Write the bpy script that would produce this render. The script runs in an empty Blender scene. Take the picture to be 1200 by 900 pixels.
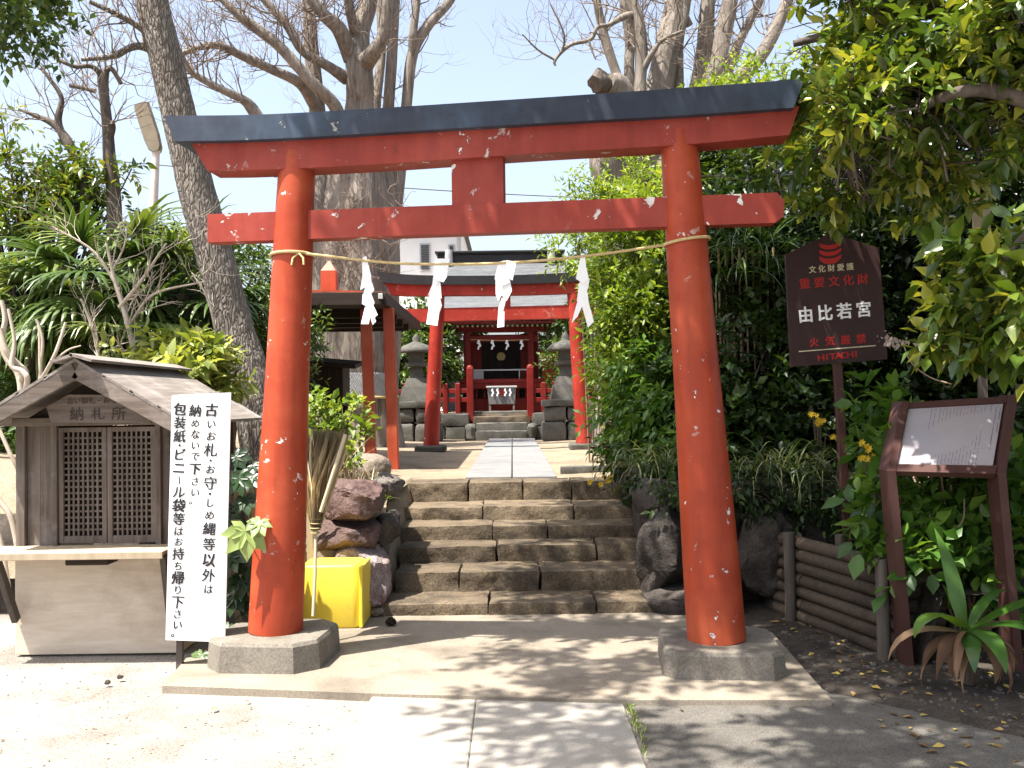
import bpy, math, random
import numpy as np
from mathutils import Vector, Matrix, noise
R = math.radians
SC = bpy.context.scene
COL = SC.collection

# ------------------------------------------------------------------ camera
EYE = 1.5
FPX = 1150.0            # focal length in pixels of the 1200 px wide photograph
PITCH = math.atan(20.0 / FPX)
ROLL = 0.0135
c_, s_ = math.cos(PITCH), math.sin(PITCH)
CF = Vector((0, c_, s_)); U0 = Vector((0, -s_, c_)); R0 = Vector((1, 0, 0))
CR = math.cos(ROLL) * R0 - math.sin(ROLL) * U0
CU = math.sin(ROLL) * R0 + math.cos(ROLL) * U0
cam_d = bpy.data.cameras.new('camera')
cam_d.sensor_fit = 'HORIZONTAL'; cam_d.sensor_width = 36.0
cam_d.lens = 36.0 * FPX / 1200.0
cam_d.clip_start = 0.05; cam_d.clip_end = 1000.0
cam = bpy.data.objects.new('camera', cam_d)
COL.objects.link(cam)
m3 = Matrix((CR, CU, -CF)).transposed()
cam.matrix_world = Matrix.Translation((0, 0, EYE)) @ m3.to_4x4()
SC.camera = cam

# ------------------------------------------------------------------ light
SUN_EL, SUN_PHI = R(66), R(33)       # the sun stands to the left and a little behind the camera
to_sun = Vector((-math.cos(SUN_EL) * math.cos(SUN_PHI), -math.cos(SUN_EL) * math.sin(SUN_PHI), math.sin(SUN_EL)))
world = bpy.data.worlds.new('World'); SC.world = world
world.use_nodes = True
wn = world.node_tree; wn.nodes.clear()
sky = wn.nodes.new('ShaderNodeTexSky'); sky.sky_type = 'NISHITA'; sky.sun_disc = False
sky.sun_elevation = SUN_EL; sky.sun_rotation = math.atan2(to_sun.x, to_sun.y)
sky.air_density = 1.0; sky.dust_density = 4.0; sky.ozone_density = 1.0
bg = wn.nodes.new('ShaderNodeBackground'); bg.inputs['Strength'].default_value = 0.120
wo = wn.nodes.new('ShaderNodeOutputWorld')
hz = wn.nodes.new('ShaderNodeHueSaturation'); hz.inputs['Saturation'].default_value = 0.76   # thin milky veil of a spring sky
wn.links.new(sky.outputs[0], hz.inputs['Color']); wn.links.new(hz.outputs[0], bg.inputs[0]); wn.links.new(bg.outputs[0], wo.inputs[0])
sun_d = bpy.data.lights.new('sun', 'SUN'); sun_d.energy = 5.0; sun_d.angle = R(0.5); sun_d.color = (1.0, 0.95, 0.87)
sun = bpy.data.objects.new('sun', sun_d); COL.objects.link(sun)
sun.rotation_euler = to_sun.to_track_quat('Z', 'Y').to_euler(); sun.location = (-6, -4, 14)
SC.view_settings.view_transform = 'Standard'; SC.view_settings.look = 'None'
SC.view_settings.exposure = 1.55; SC.view_settings.gamma = 1.0
SC.view_settings.use_curve_mapping = False
SC.render.engine = 'CYCLES'
SC.cycles.use_denoising = True
SC.cycles.max_bounces = 7; SC.cycles.diffuse_bounces = 4; SC.cycles.glossy_bounces = 2
SC.cycles.transmission_bounces = 4; SC.cycles.transparent_max_bounces = 8
SC.cycles.sample_clamp_indirect = 6.0

# ------------------------------------------------------------------ placing helpers
def ray(px, py):
    return (px - 600.0) / FPX * CR - (py - 450.0) / FPX * CU + CF
def W(px, py, Y):
    d = ray(px, py); t = Y / d.y
    return Vector((0, 0, EYE)) + d * t
def G(px, py, z=0.0):
    d = ray(px, py); t = (z - EYE) / d.z
    return Vector((0, 0, EYE)) + d * t
def lerp(a, b, t): return a + (b - a) * t

# ------------------------------------------------------------------ mesh building
class MB:
    def __init__(s): s.v = []; s.f = []; s.sm = []
    def add(s, vs, fs, smooth=False):
        o = len(s.v); s.v.extend([tuple(p) for p in vs])
        for f in fs: s.f.append(tuple(i + o for i in f)); s.sm.append(smooth)
    def box(s, c, size, rot=None, bev=0.0):
        hx, hy, hz = size[0] / 2, size[1] / 2, size[2] / 2
        b = min(bev, hx * .45, hy * .45, hz * .45)
        M = rot if rot is not None else Matrix.Identity(3)
        c = Vector(c); vs = []; fs = []
        if b <= 0:
            for sx in (-1, 1):
                for sy in (-1, 1):
                    for sz in (-1, 1): vs.append(c + M @ Vector((sx * hx, sy * hy, sz * hz)))
            fs = [(0, 1, 3, 2), (4, 6, 7, 5), (0, 4, 5, 1), (2, 3, 7, 6), (0, 2, 6, 4), (1, 5, 7, 3)]
        else:
            idx = {}
            for sx in (-1, 1):
                for sy in (-1, 1):
                    for sz in (-1, 1):
                        for a in range(3):
                            p = [sx * (hx - b), sy * (hy - b), sz * (hz - b)]
                            p[a] = (sx, sy, sz)[a] * (hx, hy, hz)[a]
                            idx[(sx, sy, sz, a)] = len(vs); vs.append(c + M @ Vector(p))
            q = [(-1, -1), (1, -1), (1, 1), (-1, 1)]
            for a in range(3):
                for sg in (-1, 1):
                    f = []
                    for u, w in q:
                        k = [0, 0, 0]; k[a] = sg; k[(a + 1) % 3] = u; k[(a + 2) % 3] = w
                        f.append(idx[(k[0], k[1], k[2], a)])
                    fs.append(tuple(f) if sg > 0 else tuple(reversed(f)))
            for a in range(3):
                b1, b2 = (a + 1) % 3, (a + 2) % 3
                for u in (-1, 1):
                    for w in (-1, 1):
                        k0 = [0, 0, 0]; k0[a] = -1; k0[b1] = u; k0[b2] = w
                        k1 = list(k0); k1[a] = 1
                        f = (idx[(*k0, b1)], idx[(*k1, b1)], idx[(*k1, b2)], idx[(*k0, b2)])
                        fs.append(f if u * w < 0 else tuple(reversed(f)))
            for sx in (-1, 1):
                for sy in (-1, 1):
                    for sz in (-1, 1):
                        f = (idx[(sx, sy, sz, 0)], idx[(sx, sy, sz, 1)], idx[(sx, sy, sz, 2)])
                        fs.append(f if sx * sy * sz > 0 else tuple(reversed(f)))
        s.add(vs, fs); return s
    def hexa(s, bot, top):
        vs = list(bot) + list(top); n = len(bot)
        fs = [tuple(reversed(range(n))), tuple(range(n, 2 * n))]
        for i in range(n):
            j = (i + 1) % n; fs.append((i, j, n + j, n + i))
        s.add(vs, fs); return s
    def beam(s, a, b, w, h, up=(0, 0, 1), bev=0.0):
        a, b = Vector(a), Vector(b); x = (b - a); L = x.length; x.normalize()
        upv = Vector(up); y = upv.cross(x)
        if y.length < 1e-5: y = Vector((0, 1, 0)).cross(x)
        y.normalize(); z = x.cross(y)
        s.box((a + b) / 2, (L, w, h), Matrix((x, y, z)).transposed(), bev); return s
    def tube(s, pts, rad, n=8, cap=True, smooth=True, rn=0.0, seed=0, rfreq=3.0, lob=0.0, rough=0.0):
        pts = [Vector(p) for p in pts]; m = len(pts)
        if not hasattr(rad, '__len__'): rad = [rad] * m
        t0 = (pts[1] - pts[0]).normalized()
        ref = Vector((0, 0, 1)) if abs(t0.z) < .9 else Vector((1, 0, 0))
        u = t0.cross(ref).normalized(); vs = []
        for i in range(m):
            t = (pts[min(i + 1, m - 1)] - pts[max(i - 1, 0)]).normalized()
            u = (u - t * u.dot(t)).normalized(); w = t.cross(u)
            for k in range(n):
                a = 2 * math.pi * k / n
                d = math.cos(a) * u + math.sin(a) * w
                r = rad[i]
                if rough: r *= 1 + rough * (noise.noise(d * 5 + pts[i] * 7) + .6 * noise.noise(d * 11 + pts[i] * 15))
                if lob:
                    tw = i * .05 + seed
                    r *= 1 + lob * (math.sin(5 * a + tw) + .7 * math.sin(11 * a - 1.3 * tw) + .4 * math.sin(19 * a + 2 * tw))
                if rn: r *= 1 + rn * noise.noise((d * 1.3 + pts[i] * rfreq * .35 + Vector((seed, 0, 0))))
                vs.append(pts[i] + d * r)
        fs = []
        for i in range(m - 1):
            for k in range(n):
                k2 = (k + 1) % n
                fs.append((i * n + k, i * n + k2, (i + 1) * n + k2, (i + 1) * n + k))
        s.add(vs, fs, smooth)
        if cap and n > 3:
            s.add(vs[:n], [tuple(reversed(range(n)))]); s.add(vs[-n:], [tuple(range(n))])
        return s
    def lathe(s, prof, c=(0, 0, 0), n=24, smooth=True):
        c = Vector(c); vs = []; fs = []
        for r, z in prof:
            for k in range(n):
                a = 2 * math.pi * k / n; vs.append(c + Vector((r * math.cos(a), r * math.sin(a), z)))
        for i in range(len(prof) - 1):
            for k in range(n):
                k2 = (k + 1) % n; fs.append((i * n + k, i * n + k2, (i + 1) * n + k2, (i + 1) * n + k))
        s.add(vs, fs, smooth)
        s.add(vs[:n], [tuple(reversed(range(n)))]); s.add(vs[-n:], [tuple(range(n))]); return s
    def prism(s, poly, f, d0, d1):
        """poly: 2D points (a, b); f(a, b, d) -> world point; front at d0, back at d1"""
        s.hexa([f(a, b, d0) for a, b in poly], [f(a, b, d1) for a, b in poly]); return s
    def build(s, name, m, parent=None, loc=None, auto=False):
        return link_mesh(name, np.array(s.v, dtype=np.float64).reshape(-1, 3), s.f, m, parent, loc, s.sm)

def root_loc(o):
    while o.parent is not None: o = o.parent
    return np.array(o.location)

SHARP = ('step', 'edge_stone_row', 'pedestal', 'cheek_stone', 'kerb_stone_row', 'boulder', 'stone')
def link_mesh(name, v, f, m, parent=None, loc=None, sm=None):
    me = bpy.data.meshes.new(name)
    off = root_loc(parent) if parent is not None else (np.array(loc) if loc is not None else np.array([v[:, 0].mean(), v[:, 1].mean(), v[:, 2].min()]))
    vv = (v - off)
    me.from_pydata(vv.tolist(), [], [list(x) for x in f])
    if sm is not None and any(sm): me.polygons.foreach_set('use_smooth', np.array(sm, dtype=bool))
    me.materials.append(m); me.update()
    import bmesh as _b
    bm = _b.new(); bm.from_mesh(me); _b.ops.recalc_face_normals(bm, faces=bm.faces); bm.to_mesh(me); bm.free()
    if name in SHARP: me.set_sharp_from_angle(angle=R(30 if name in ('boulder', 'stone') else 42))
    o = bpy.data.objects.new(name, me); COL.objects.link(o)
    if parent is not None: o.parent = parent
    else: o.location = off
    return o

def tag(o, label=None, cat=None, group=None, kind=None):
    if label: o['label'] = label
    if cat: o['category'] = cat
    if group: o['group'] = group
    if kind: o['kind'] = kind
    return o
def thing(name, label, cat, loc, group=None):
    o = bpy.data.objects.new(name, None); COL.objects.link(o); o.location = loc
    o.empty_display_size = .1
    return tag(o, label, cat, group)

def catmull(pts, sub=6):
    P = [np.array(p, dtype=float) for p in pts]
    if len(P) < 3: return [lerp(P[0], P[-1], t) for t in np.linspace(0, 1, sub + 1)]
    P = [2 * P[0] - P[1]] + P + [2 * P[-1] - P[-2]]; out = []
    for i in range(1, len(P) - 2):
        for k in range(sub):
            t = k / sub; a, b, c, d = P[i - 1:i + 3]
            out.append(.5 * ((2 * b) + (-a + c) * t + (2 * a - 5 * b + 4 * c - d) * t * t + (-a + 3 * b - 3 * c + d) * t ** 3))
    out.append(P[-2]); return out

# ------------------------------------------------------------------ materials
def _nt(name):
    m = bpy.data.materials.new(name); m.use_nodes = True
    nt = m.node_tree; nt.nodes.clear()
    out = nt.nodes.new('ShaderNodeOutputMaterial'); p = nt.nodes.new('ShaderNodeBsdfPrincipled')
    nt.links.new(p.outputs[0], out.inputs[0]); return m, nt, p, out
def _coord(nt, scale=(1, 1, 1)):
    tc = nt.nodes.new('ShaderNodeTexCoord'); mp = nt.nodes.new('ShaderNodeMapping')
    mp.inputs['Scale'].default_value = scale
    nt.links.new(tc.outputs['Object'], mp.inputs[0]); return mp.outputs[0]
def _noise(nt, vec, sc, det=6, rough=.6, dist=0.0):
    n = nt.nodes.new('ShaderNodeTexNoise'); n.inputs['Scale'].default_value = sc
    n.inputs['Detail'].default_value = det; n.inputs['Roughness'].default_value = rough
    n.inputs['Distortion'].default_value = dist
    nt.links.new(vec, n.inputs['Vector']); return n.outputs['Fac']
def _ramp(nt, fac, stops):
    r = nt.nodes.new('ShaderNodeValToRGB'); e = r.color_ramp.elements
    while len(e) < len(stops): e.new(.5)
    for i, (p, c) in enumerate(stops):
        e[i].position = p; e[i].color = (c[0], c[1], c[2], 1) if hasattr(c, '__len__') else (c, c, c, 1)
    nt.links.new(fac, r.inputs[0]); return r.outputs[0]
def _mix(nt, fac, a, b, mode='MIX'):
    n = nt.nodes.new('ShaderNodeMix'); n.data_type = 'RGBA'; n.blend_type = mode
    for sock, val in ((n.inputs[0], fac), (n.inputs[6], a), (n.inputs[7], b)):
        if hasattr(val, 'links') or hasattr(val, 'is_linked'): nt.links.new(val, sock)
        elif hasattr(val, '__len__'): sock.default_value = (val[0], val[1], val[2], 1)
        else: sock.default_value = val
    return n.outputs[2]
def _bump(nt, p, h, strength, dist=.01):
    b = nt.nodes.new('ShaderNodeBump'); b.inputs['Strength'].default_value = strength
    b.inputs['Distance'].default_value = dist
    nt.links.new(h, b.inputs['Height']); nt.links.new(b.outputs[0], p.inputs['Normal'])
def _objvar(nt, col, amt):
    oi = nt.nodes.new('ShaderNodeObjectInfo'); mr = nt.nodes.new('ShaderNodeMapRange')
    mr.inputs['To Min'].default_value = 1 - amt; mr.inputs['To Max'].default_value = 1 + amt
    nt.links.new(oi.outputs['Random'], mr.inputs[0])
    h = nt.nodes.new('ShaderNodeHueSaturation'); nt.links.new(mr.outputs[0], h.inputs['Value'])
    nt.links.new(col, h.inputs['Color']); return h.outputs[0]

KS = 1.0
def kc(c, k): return tuple(x * k for x in c[:3])
def surf(name, c1, c2, scale=6, stretch=(1, 1, 1), rough=.8, bump=.3, bdist=.01, c3=None, s3=1.5, t3=(.5, .7), spec=.3, objvar=0, fine=0.0, fs=80, dist=0.0, metallic=0.0):
    c1, c2 = kc(c1, KS), kc(c2, KS)
    if c3 is not None: c3 = kc(c3, KS)
    m, nt, p, out = _nt(name)
    vec = _coord(nt, stretch)
    n = _noise(nt, vec, scale, 8, .62, dist)
    col = _ramp(nt, n, [(.3, c1), (.7, c2)])
    if c3 is not None:
        n3 = _noise(nt, _coord(nt), s3, 7, .65)
        col = _mix(nt, _ramp(nt, n3, [(t3[0], 0), (t3[1], 1)]), col, c3)
    if fine:
        nf = _noise(nt, _coord(nt), fs, 3, .7)
        col = _mix(nt, fine, col, _ramp(nt, nf, [(.35, .0), (.65, 1.0)]), 'OVERLAY')
    if objvar: col = _objvar(nt, col, objvar)
    nt.links.new(col, p.inputs['Base Color'])
    p.inputs['Roughness'].default_value = rough; p.inputs['Specular IOR Level'].default_value = spec
    p.inputs['Metallic'].default_value = metallic
    if bump: _bump(nt, p, n, bump, bdist)
    return m

def painted(name, c1, c2, chip=(.75, .72, .68), chip_t=.69, chip_s=5.0, rough=.42, under=None, blotch=None):
    m, nt, p, out = _nt(name)
    v = _coord(nt)
    base = _ramp(nt, _noise(nt, v, 2.6, 6, .6), [(.35, c1), (.68, c2)])
    streak = _noise(nt, _coord(nt, (14, 14, 1.1)), 1.0, 5, .6)
    base = _mix(nt, _ramp(nt, streak, [(.42, 0), (.8, .5)]), base, (c1[0] * .55, c1[1] * .6, c1[2] * .6))
    fade = _noise(nt, _coord(nt), 1.3, 5, .65)
    base = _mix(nt, _ramp(nt, fade, [(.48, 0), (.72, .35)]), base, (min(1, c2[0] * 1.12), c2[1] * 1.9, c2[2] * 2.2))
    grime = _noise(nt, _coord(nt, (5, 5, 3)), 2.2, 8, .7)
    base = _mix(nt, _ramp(nt, grime, [(.58, 0), (.75, .4)]), base, (c1[0] * .35, c1[1] * .5, c1[2] * .6))
    n = _noise(nt, v, chip_s, 9, .68, .4)
    # chips grow where a second, coarser field allows them
    msk = _ramp(nt, _noise(nt, v, chip_s * .32, 2, .5), [(.42, 0), (.60, 1)])
    c = _ramp(nt, n, [(chip_t, 0), (chip_t + .012, 1)])
    fac = _mix(nt, 1.0, c, msk, 'MULTIPLY')
    edge = _ramp(nt, n, [(chip_t - .03, 0), (chip_t, .6)])
    base = _mix(nt, _mix(nt, 1.0, edge, msk, 'MULTIPLY'), base, (c1[0] * .5, c1[1] * .5, c1[2] * .5))
    if blotch is not None:
        bl = _ramp(nt, _noise(nt, v, 9, 6, .7), [(.60, 0), (.64, .7)])
        base = _mix(nt, _mix(nt, 1.0, bl, _ramp(nt, _noise(nt, v, 1.1, 2, .5), [(.5, 0), (.6, 1)]), 'MULTIPLY'), base, blotch)
    col = _mix(nt, fac, base, chip)
    nt.links.new(col, p.inputs['Base Color'])
    p.inputs['Roughness'].default_value = rough; p.inputs['Specular IOR Level'].default_value = .22
    inv = _ramp(nt, fac, [(0, 1), (1, 0)])
    fine = _noise(nt, _coord(nt, (30, 30, 6)), 2, 5, .6)
    _bump(nt, p, _mix(nt, .15, inv, fine), .5, .003)
    return m

def leafmat(name, dark, mid, light, trans=.28, rough=.38, tcol=None, spec=.5, brown=None):
    m, nt, p, out = _nt(name)
    at = nt.nodes.new('ShaderNodeAttribute'); at.attribute_name = 'rnd'
    stops = [(0.05, dark), (.5, mid), (.95, light)]
    if brown: stops = [(0.04, brown), (0.07, dark), (.5, mid), (.95, light)]
    col = _ramp(nt, at.outputs['Fac'], stops)
    nt.links.new(col, p.inputs['Base Color'])
    p.inputs['Roughness'].default_value = rough; p.inputs['Specular IOR Level'].default_value = spec
    tr = nt.nodes.new('ShaderNodeBsdfTranslucent'); mx = nt.nodes.new('ShaderNodeMixShader')
    tc = _mix(nt, 1.0, col, tcol or (1.5, 1.45, .5), 'MULTIPLY')
    nt.links.new(tc, tr.inputs[0]); mx.inputs[0].default_value = trans
    nt.links.new(p.outputs[0], mx.inputs[1]); nt.links.new(tr.outputs[0], mx.inputs[2])
    nt.links.new(mx.outputs[0], out.inputs[0]); return m

def barkmat(name, crack, mid, light, scale, st):
    m, nt, p, out = _nt(name)
    v = _coord(nt, st)
    w = nt.nodes.new('ShaderNodeTexNoise'); w.inputs['Scale'].default_value = 9; w.inputs['Detail'].default_value = 4; nt.links.new(v, w.inputs['Vector'])
    vm = nt.nodes.new('ShaderNodeVectorMath'); vm.operation = 'MULTIPLY_ADD'; vm.inputs[1].default_value = (.09, .09, .09)
    nt.links.new(w.outputs['Color'], vm.inputs[0]); nt.links.new(v, vm.inputs[2])
    vo = nt.nodes.new('ShaderNodeTexVoronoi'); vo.feature = 'DISTANCE_TO_EDGE'; vo.inputs['Scale'].default_value = scale; nt.links.new(vm.outputs[0], vo.inputs['Vector'])
    h = _ramp(nt, vo.outputs['Distance'], [(0.0, 0), (.22, 1)])
    n = _noise(nt, v, 14, 8, .65)
    col = _mix(nt, h, crack, _ramp(nt, n, [(.32, mid), (.68, light)]))
    big = _noise(nt, _coord(nt), 2.2, 4, .6)
    col = _mix(nt, _ramp(nt, big, [(.45, 0), (.7, .5)]), col, light)
    nt.links.new(col, p.inputs['Base Color']); p.inputs['Roughness'].default_value = .9; p.inputs['Specular IOR Level'].default_value = .2
    _bump(nt, p, _mix(nt, .35, h, n), 1.0, .02); return m

M = {}
M['red'] = painted('vermilion paint', (.30, .042, .018), (.41, .066, .026), chip_t=.62, chip_s=12)
M['red_beam'] = painted('weathered vermilion paint', (.255, .038, .026), (.345, .054, .036), chip_t=.602, chip_s=8.5, rough=.5)
M['red_old'] = painted('old vermilion paint', (.24, .022, .014), (.36, .036, .022), chip_t=.66, chip_s=6, blotch=(.40, .16, .13))
M['red_plain'] = painted('shrine red paint', (.13, .010, .008), (.19, .016, .011), chip_t=.80)  # red darkened to stand in for tree shade on the hall
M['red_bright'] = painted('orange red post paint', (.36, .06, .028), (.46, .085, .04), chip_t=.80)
M['black_copper'] = painted('dark beam cladding', (.028, .036, .054), (.056, .068, .096), chip=(.30, .29, .28), chip_t=.645, chip_s=11, rough=.5)
M['black'] = surf('black lacquer', (.010, .010, .012), (.02, .02, .022), 4, rough=.5, bump=.05)
KS = .52
M['concrete'] = surf('foot block concrete', (.26, .23, .19), (.38, .34, .28), 7, bump=.5, bdist=.012, c3=(.16, .135, .11), s3=3, t3=(.52, .72), fine=.25)
M['slab'] = surf('apron concrete', (.40, .335, .255), (.50, .43, .34), 2.4, bump=.35, bdist=.008, c3=(.24, .20, .155), s3=1.6, t3=(.48, .7), fine=.22, fs=120)
M['path'] = surf('pale paving concrete', (.50, .46, .40), (.60, .56, .50), 3, bump=.2, bdist=.005, c3=(.40, .36, .30), s3=1.4, t3=(.5, .75), fine=.15, fs=140)
M['ground'] = surf('sandy ground', (.40, .36, .315), (.52, .475, .425), 2.2, bump=.5, bdist=.012, c3=(.25, .215, .175), s3=1.4, t3=(.48, .72), fine=.45, fs=90, rough=.95)
M['soil'] = surf('dark litter soil', (.06, .048, .038), (.14, .115, .09), 9, bump=1, bdist=.03, c3=(.035, .028, .022), s3=2.5, fine=.3, rough=.95)
M['asphalt'] = surf('grey grit paving', (.17, .155, .135), (.25, .23, .20), 5, bump=.5, bdist=.008, c3=(.11, .10, .085), s3=1.3, fine=.4, fs=130, rough=.95)
M['terrace'] = surf('packed earth', (.36, .28, .19), (.50, .40, .28), 3, bump=.5, bdist=.02, c3=(.25, .19, .13), s3=1.4, fine=.3, rough=.95)
KS = .37
M['granite'] = surf('pale granite paving', (.42, .42, .42), (.54, .54, .53), 5, bump=.2, bdist=.004, fine=.2, fs=160, c3=(.36, .36, .36), s3=1.7)
KS = .50
M['step'] = surf('weathered stair stone', (.16, .118, .075), (.32, .245, .16), 5, bump=.9, bdist=.03, c3=(.08, .062, .045), s3=3.2, t3=(.46, .7), fine=.4, objvar=.22)
KS = .36
M['mossy'] = surf('mossy cut stone', (.20, .19, .165), (.33, .31, .27), 4, bump=.6, bdist=.02, c3=(.12, .12, .085), s3=2.5, t3=(.48, .68), fine=.3)
KS = .78
M['rock_red'] = surf('reddish boulder', (.085, .050, .045), (.20, .125, .11), 8, bump=1, bdist=.035, c3=(.24, .18, .17), s3=5, t3=(.56, .72), fine=.4, objvar=.25)
M['rock_pink'] = surf('pinkish boulder', (.22, .15, .14), (.45, .38, .37), 9, bump=1, bdist=.035, c3=(.16, .06, .05), s3=3.5, t3=(.55, .66), fine=.4)
KS = .58
M['rock_grey'] = surf('grey boulder', (.13, .11, .095), (.30, .26, .23), 9, bump=1, bdist=.035, c3=(.38, .35, .32), s3=4, t3=(.58, .75), fine=.4, objvar=.3)
M['rock_tan'] = surf('tan boulder', (.25, .20, .155), (.40, .33, .26), 4, bump=.8, bdist=.04, c3=(.20, .15, .11), s3=3, fine=.3)
KS = .5
M['rock_dark'] = surf('dark wall stone', (.055, .045, .038), (.13, .105, .09), 8, bump=1, bdist=.035, c3=(.18, .155, .135), s3=3.5, t3=(.58, .75), fine=.4, objvar=.3)
KS = .80
for ax, st in (('x', (1.2, 22, 22)), ('y', (22, 1.2, 22)), ('z', (22, 22, 1.2))):
    M['wood_' + ax] = surf('weathered wood ' + ax, (.10, .078, .062), (.23, .185, .155), 1.6, st, bump=.5, bdist=.004, c3=(.30, .26, .23), s3=3.5, t3=(.5, .75), rough=.85, objvar=.12)
    M['darkwood_' + ax] = surf('dark brown wood ' + ax, (.020, .012, .008), (.050, .030, .020), 1.6, st, bump=.4, bdist=.003, rough=.7, objvar=.1)
M['roofwood'] = surf('silvered roof boards', (.17, .145, .125), (.34, .30, .27), 1.6, (22, 1.2, 22), bump=.5, bdist=.004, c3=(.42, .39, .36), s3=3, t3=(.5, .72), rough=.8)
M['ply'] = surf('bleached plywood', (.58, .48, .37), (.74, .64, .52), 1.5, (2.2, 2.2, 14), bump=.15, bdist=.003, c3=(.46, .36, .27), s3=2.2, t3=(.52, .75), dist=.6)
M['palewood'] = surf('pale raw wood', (.38, .30, .20), (.52, .43, .31), 2, (10, 10, 1), bump=.3, bdist=.003)
KS = .55
M['log'] = surf('round fence log', (.10, .070, .048), (.20, .15, .105), 1.6, (1.5, 26, 26), bump=.5, bdist=.004, rough=.8, objvar=.2, c3=(.07, .05, .036), s3=3)
M['stake'] = surf('grey wooden stake', (.12, .095, .075), (.22, .185, .155), 1.6, (26, 26, 1.3), bump=.4, bdist=.003, objvar=.15)
KS = .92
M['bark'] = surf('furrowed grey bark', (.10, .080, .062), (.32, .275, .23), 2.2, (9, 9, .8), bump=1, bdist=.06, c3=(.36, .315, .27), s3=1.6, t3=(.5, .8), dist=.25)
M['bark_lean'] = barkmat('plated grey brown bark', (.12, .10, .085), (.20, .172, .148), (.31, .275, .245), 36, (1, 1, .26))
M['bark_pale'] = surf('sunbleached bark', (.14, .115, .092), (.29, .25, .21), 2.0, (9, 9, .9), bump=1, bdist=.05, c3=(.10, .08, .062), s3=2.2, t3=(.52, .72), dist=.25)
M['bark_dark'] = surf('dark limb bark', (.055, .042, .034), (.15, .12, .10), 2, (8, 8, 2), bump=.8, bdist=.02, dist=.4)
M['bare_pale'] = surf('bare pale branch', (.38, .32, .25), (.55, .48, .40), 5, bump=.4, bdist=.01, c3=(.2, .16, .12), s3=5, t3=(.55, .7))
M['twig'] = surf('brown twig', (.13, .095, .07), (.26, .20, .155), 6, bump=.2)
M['cane'] = surf('dry brown cane', (.19, .13, .08), (.33, .24, .16), 6, bump=.2)
M['hairy'] = surf('fibrous palm trunk', (.045, .030, .020), (.14, .10, .07), 2, (10, 10, 3), bump=1, bdist=.04)
KS = .95
M['straw'] = surf('straw', (.40, .29, .15), (.62, .48, .29), 3, (20, 20, 3), bump=.4, bdist=.003)
M['rope'] = surf('straw rope', (.42, .31, .14), (.60, .47, .24), 40, bump=.8, bdist=.004)
M['bamboo'] = surf('dry bamboo', (.50, .42, .27), (.66, .58, .42), 2, (8, 8, 1), rough=.45, bump=.1)
M['white_board'] = surf('white painted board', (.78, .78, .78), (.83, .83, .83), 2, (6, 6, .6), bump=.03, bdist=.002, rough=.5, c3=(.66, .65, .62), s3=2.5, t3=(.55, .8))
M['paper'] = surf('white paper', (.80, .80, .80), (.86, .86, .86), 4, bump=.05, rough=.8)
M['ink'] = surf('black ink', (.012, .011, .012), (.03, .028, .03), 30, bump=0, rough=.7)
M['ink_faded'] = surf('faded ink', (.035, .026, .022), (.08, .06, .05), 40, bump=0, rough=.9)
M['yellow'] = surf('yellow plastic', (.82, .60, .055), (.88, .66, .07), 2, bump=.05, rough=.45, spec=.4, c3=(.62, .45, .08), s3=7, t3=(.60, .78))
M['sign_brown'] = surf('dark maroon sign enamel', (.030, .012, .012), (.042, .018, .017), 3, bump=.05, rough=.55, spec=.3)
M['board_brown'] = surf('brown painted steel', (.060, .026, .022), (.095, .042, .034), 4, bump=.15, bdist=.003, rough=.5)
M['sign_red'] = surf('red sign lettering', (.36, .018, .016), (.42, .024, .02), 5, bump=0, rough=.6)
M['sign_white'] = surf('white sign lettering', (.78, .78, .78), (.84, .84, .84), 5, bump=0, rough=.6)
M['sign_cream'] = surf('cream sign lettering', (.55, .48, .32), (.62, .55, .38), 5, bump=0, rough=.6)
M['panel_print'] = surf('faded printed panel', (.36, .33, .36), (.44, .41, .44), 3, bump=.02, rough=.35, c3=(.44, .36, .35), s3=2.2, t3=(.4, .65), spec=.5)
M['print_ink'] = surf('faded print', (.16, .13, .16), (.22, .18, .22), 60, bump=0, rough=.6)
M['metal'] = surf('brushed grey metal', (.36, .36, .36), (.46, .46, .46), 6, bump=.05, rough=.4, spec=.5)
M['lamp_head'] = surf('aged lamp housing', (.16, .13, .085), (.24, .20, .14), 5, bump=.1, rough=.5)
M['pole'] = surf('pale painted pole', (.58, .52, .46), (.68, .62, .56), 5, bump=.1, rough=.5, c3=(.45, .22, .10), s3=6, t3=(.62, .75))
M['stucco'] = surf('white stucco', (.74, .74, .74), (.80, .80, .80), 2, bump=.1)
M['shutter'] = surf('grey shutter', (.06, .065, .075), (.10, .105, .12), 3, bump=.1)
M['shingle'] = surf('grey copper shingle', (.065, .07, .075), (.12, .125, .13), 3, (1, 1, 8), bump=.5, bdist=.02, fine=.2, fs=40)
M['net'] = surf('blue grey netting', (.42, .47, .50), (.62, .66, .68), 6, bump=.1)
M['wire'] = surf('cable', (.10, .10, .11), (.16, .16, .17), 3, bump=0)
KS = .6
M['cream_board'] = surf('cream board', (.42, .35, .24), (.50, .43, .31), 3, bump=.1)
M['gold'] = surf('dull brass', (.45, .36, .16), (.58, .48, .25), 6, bump=.1, rough=.4, metallic=.7)

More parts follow.
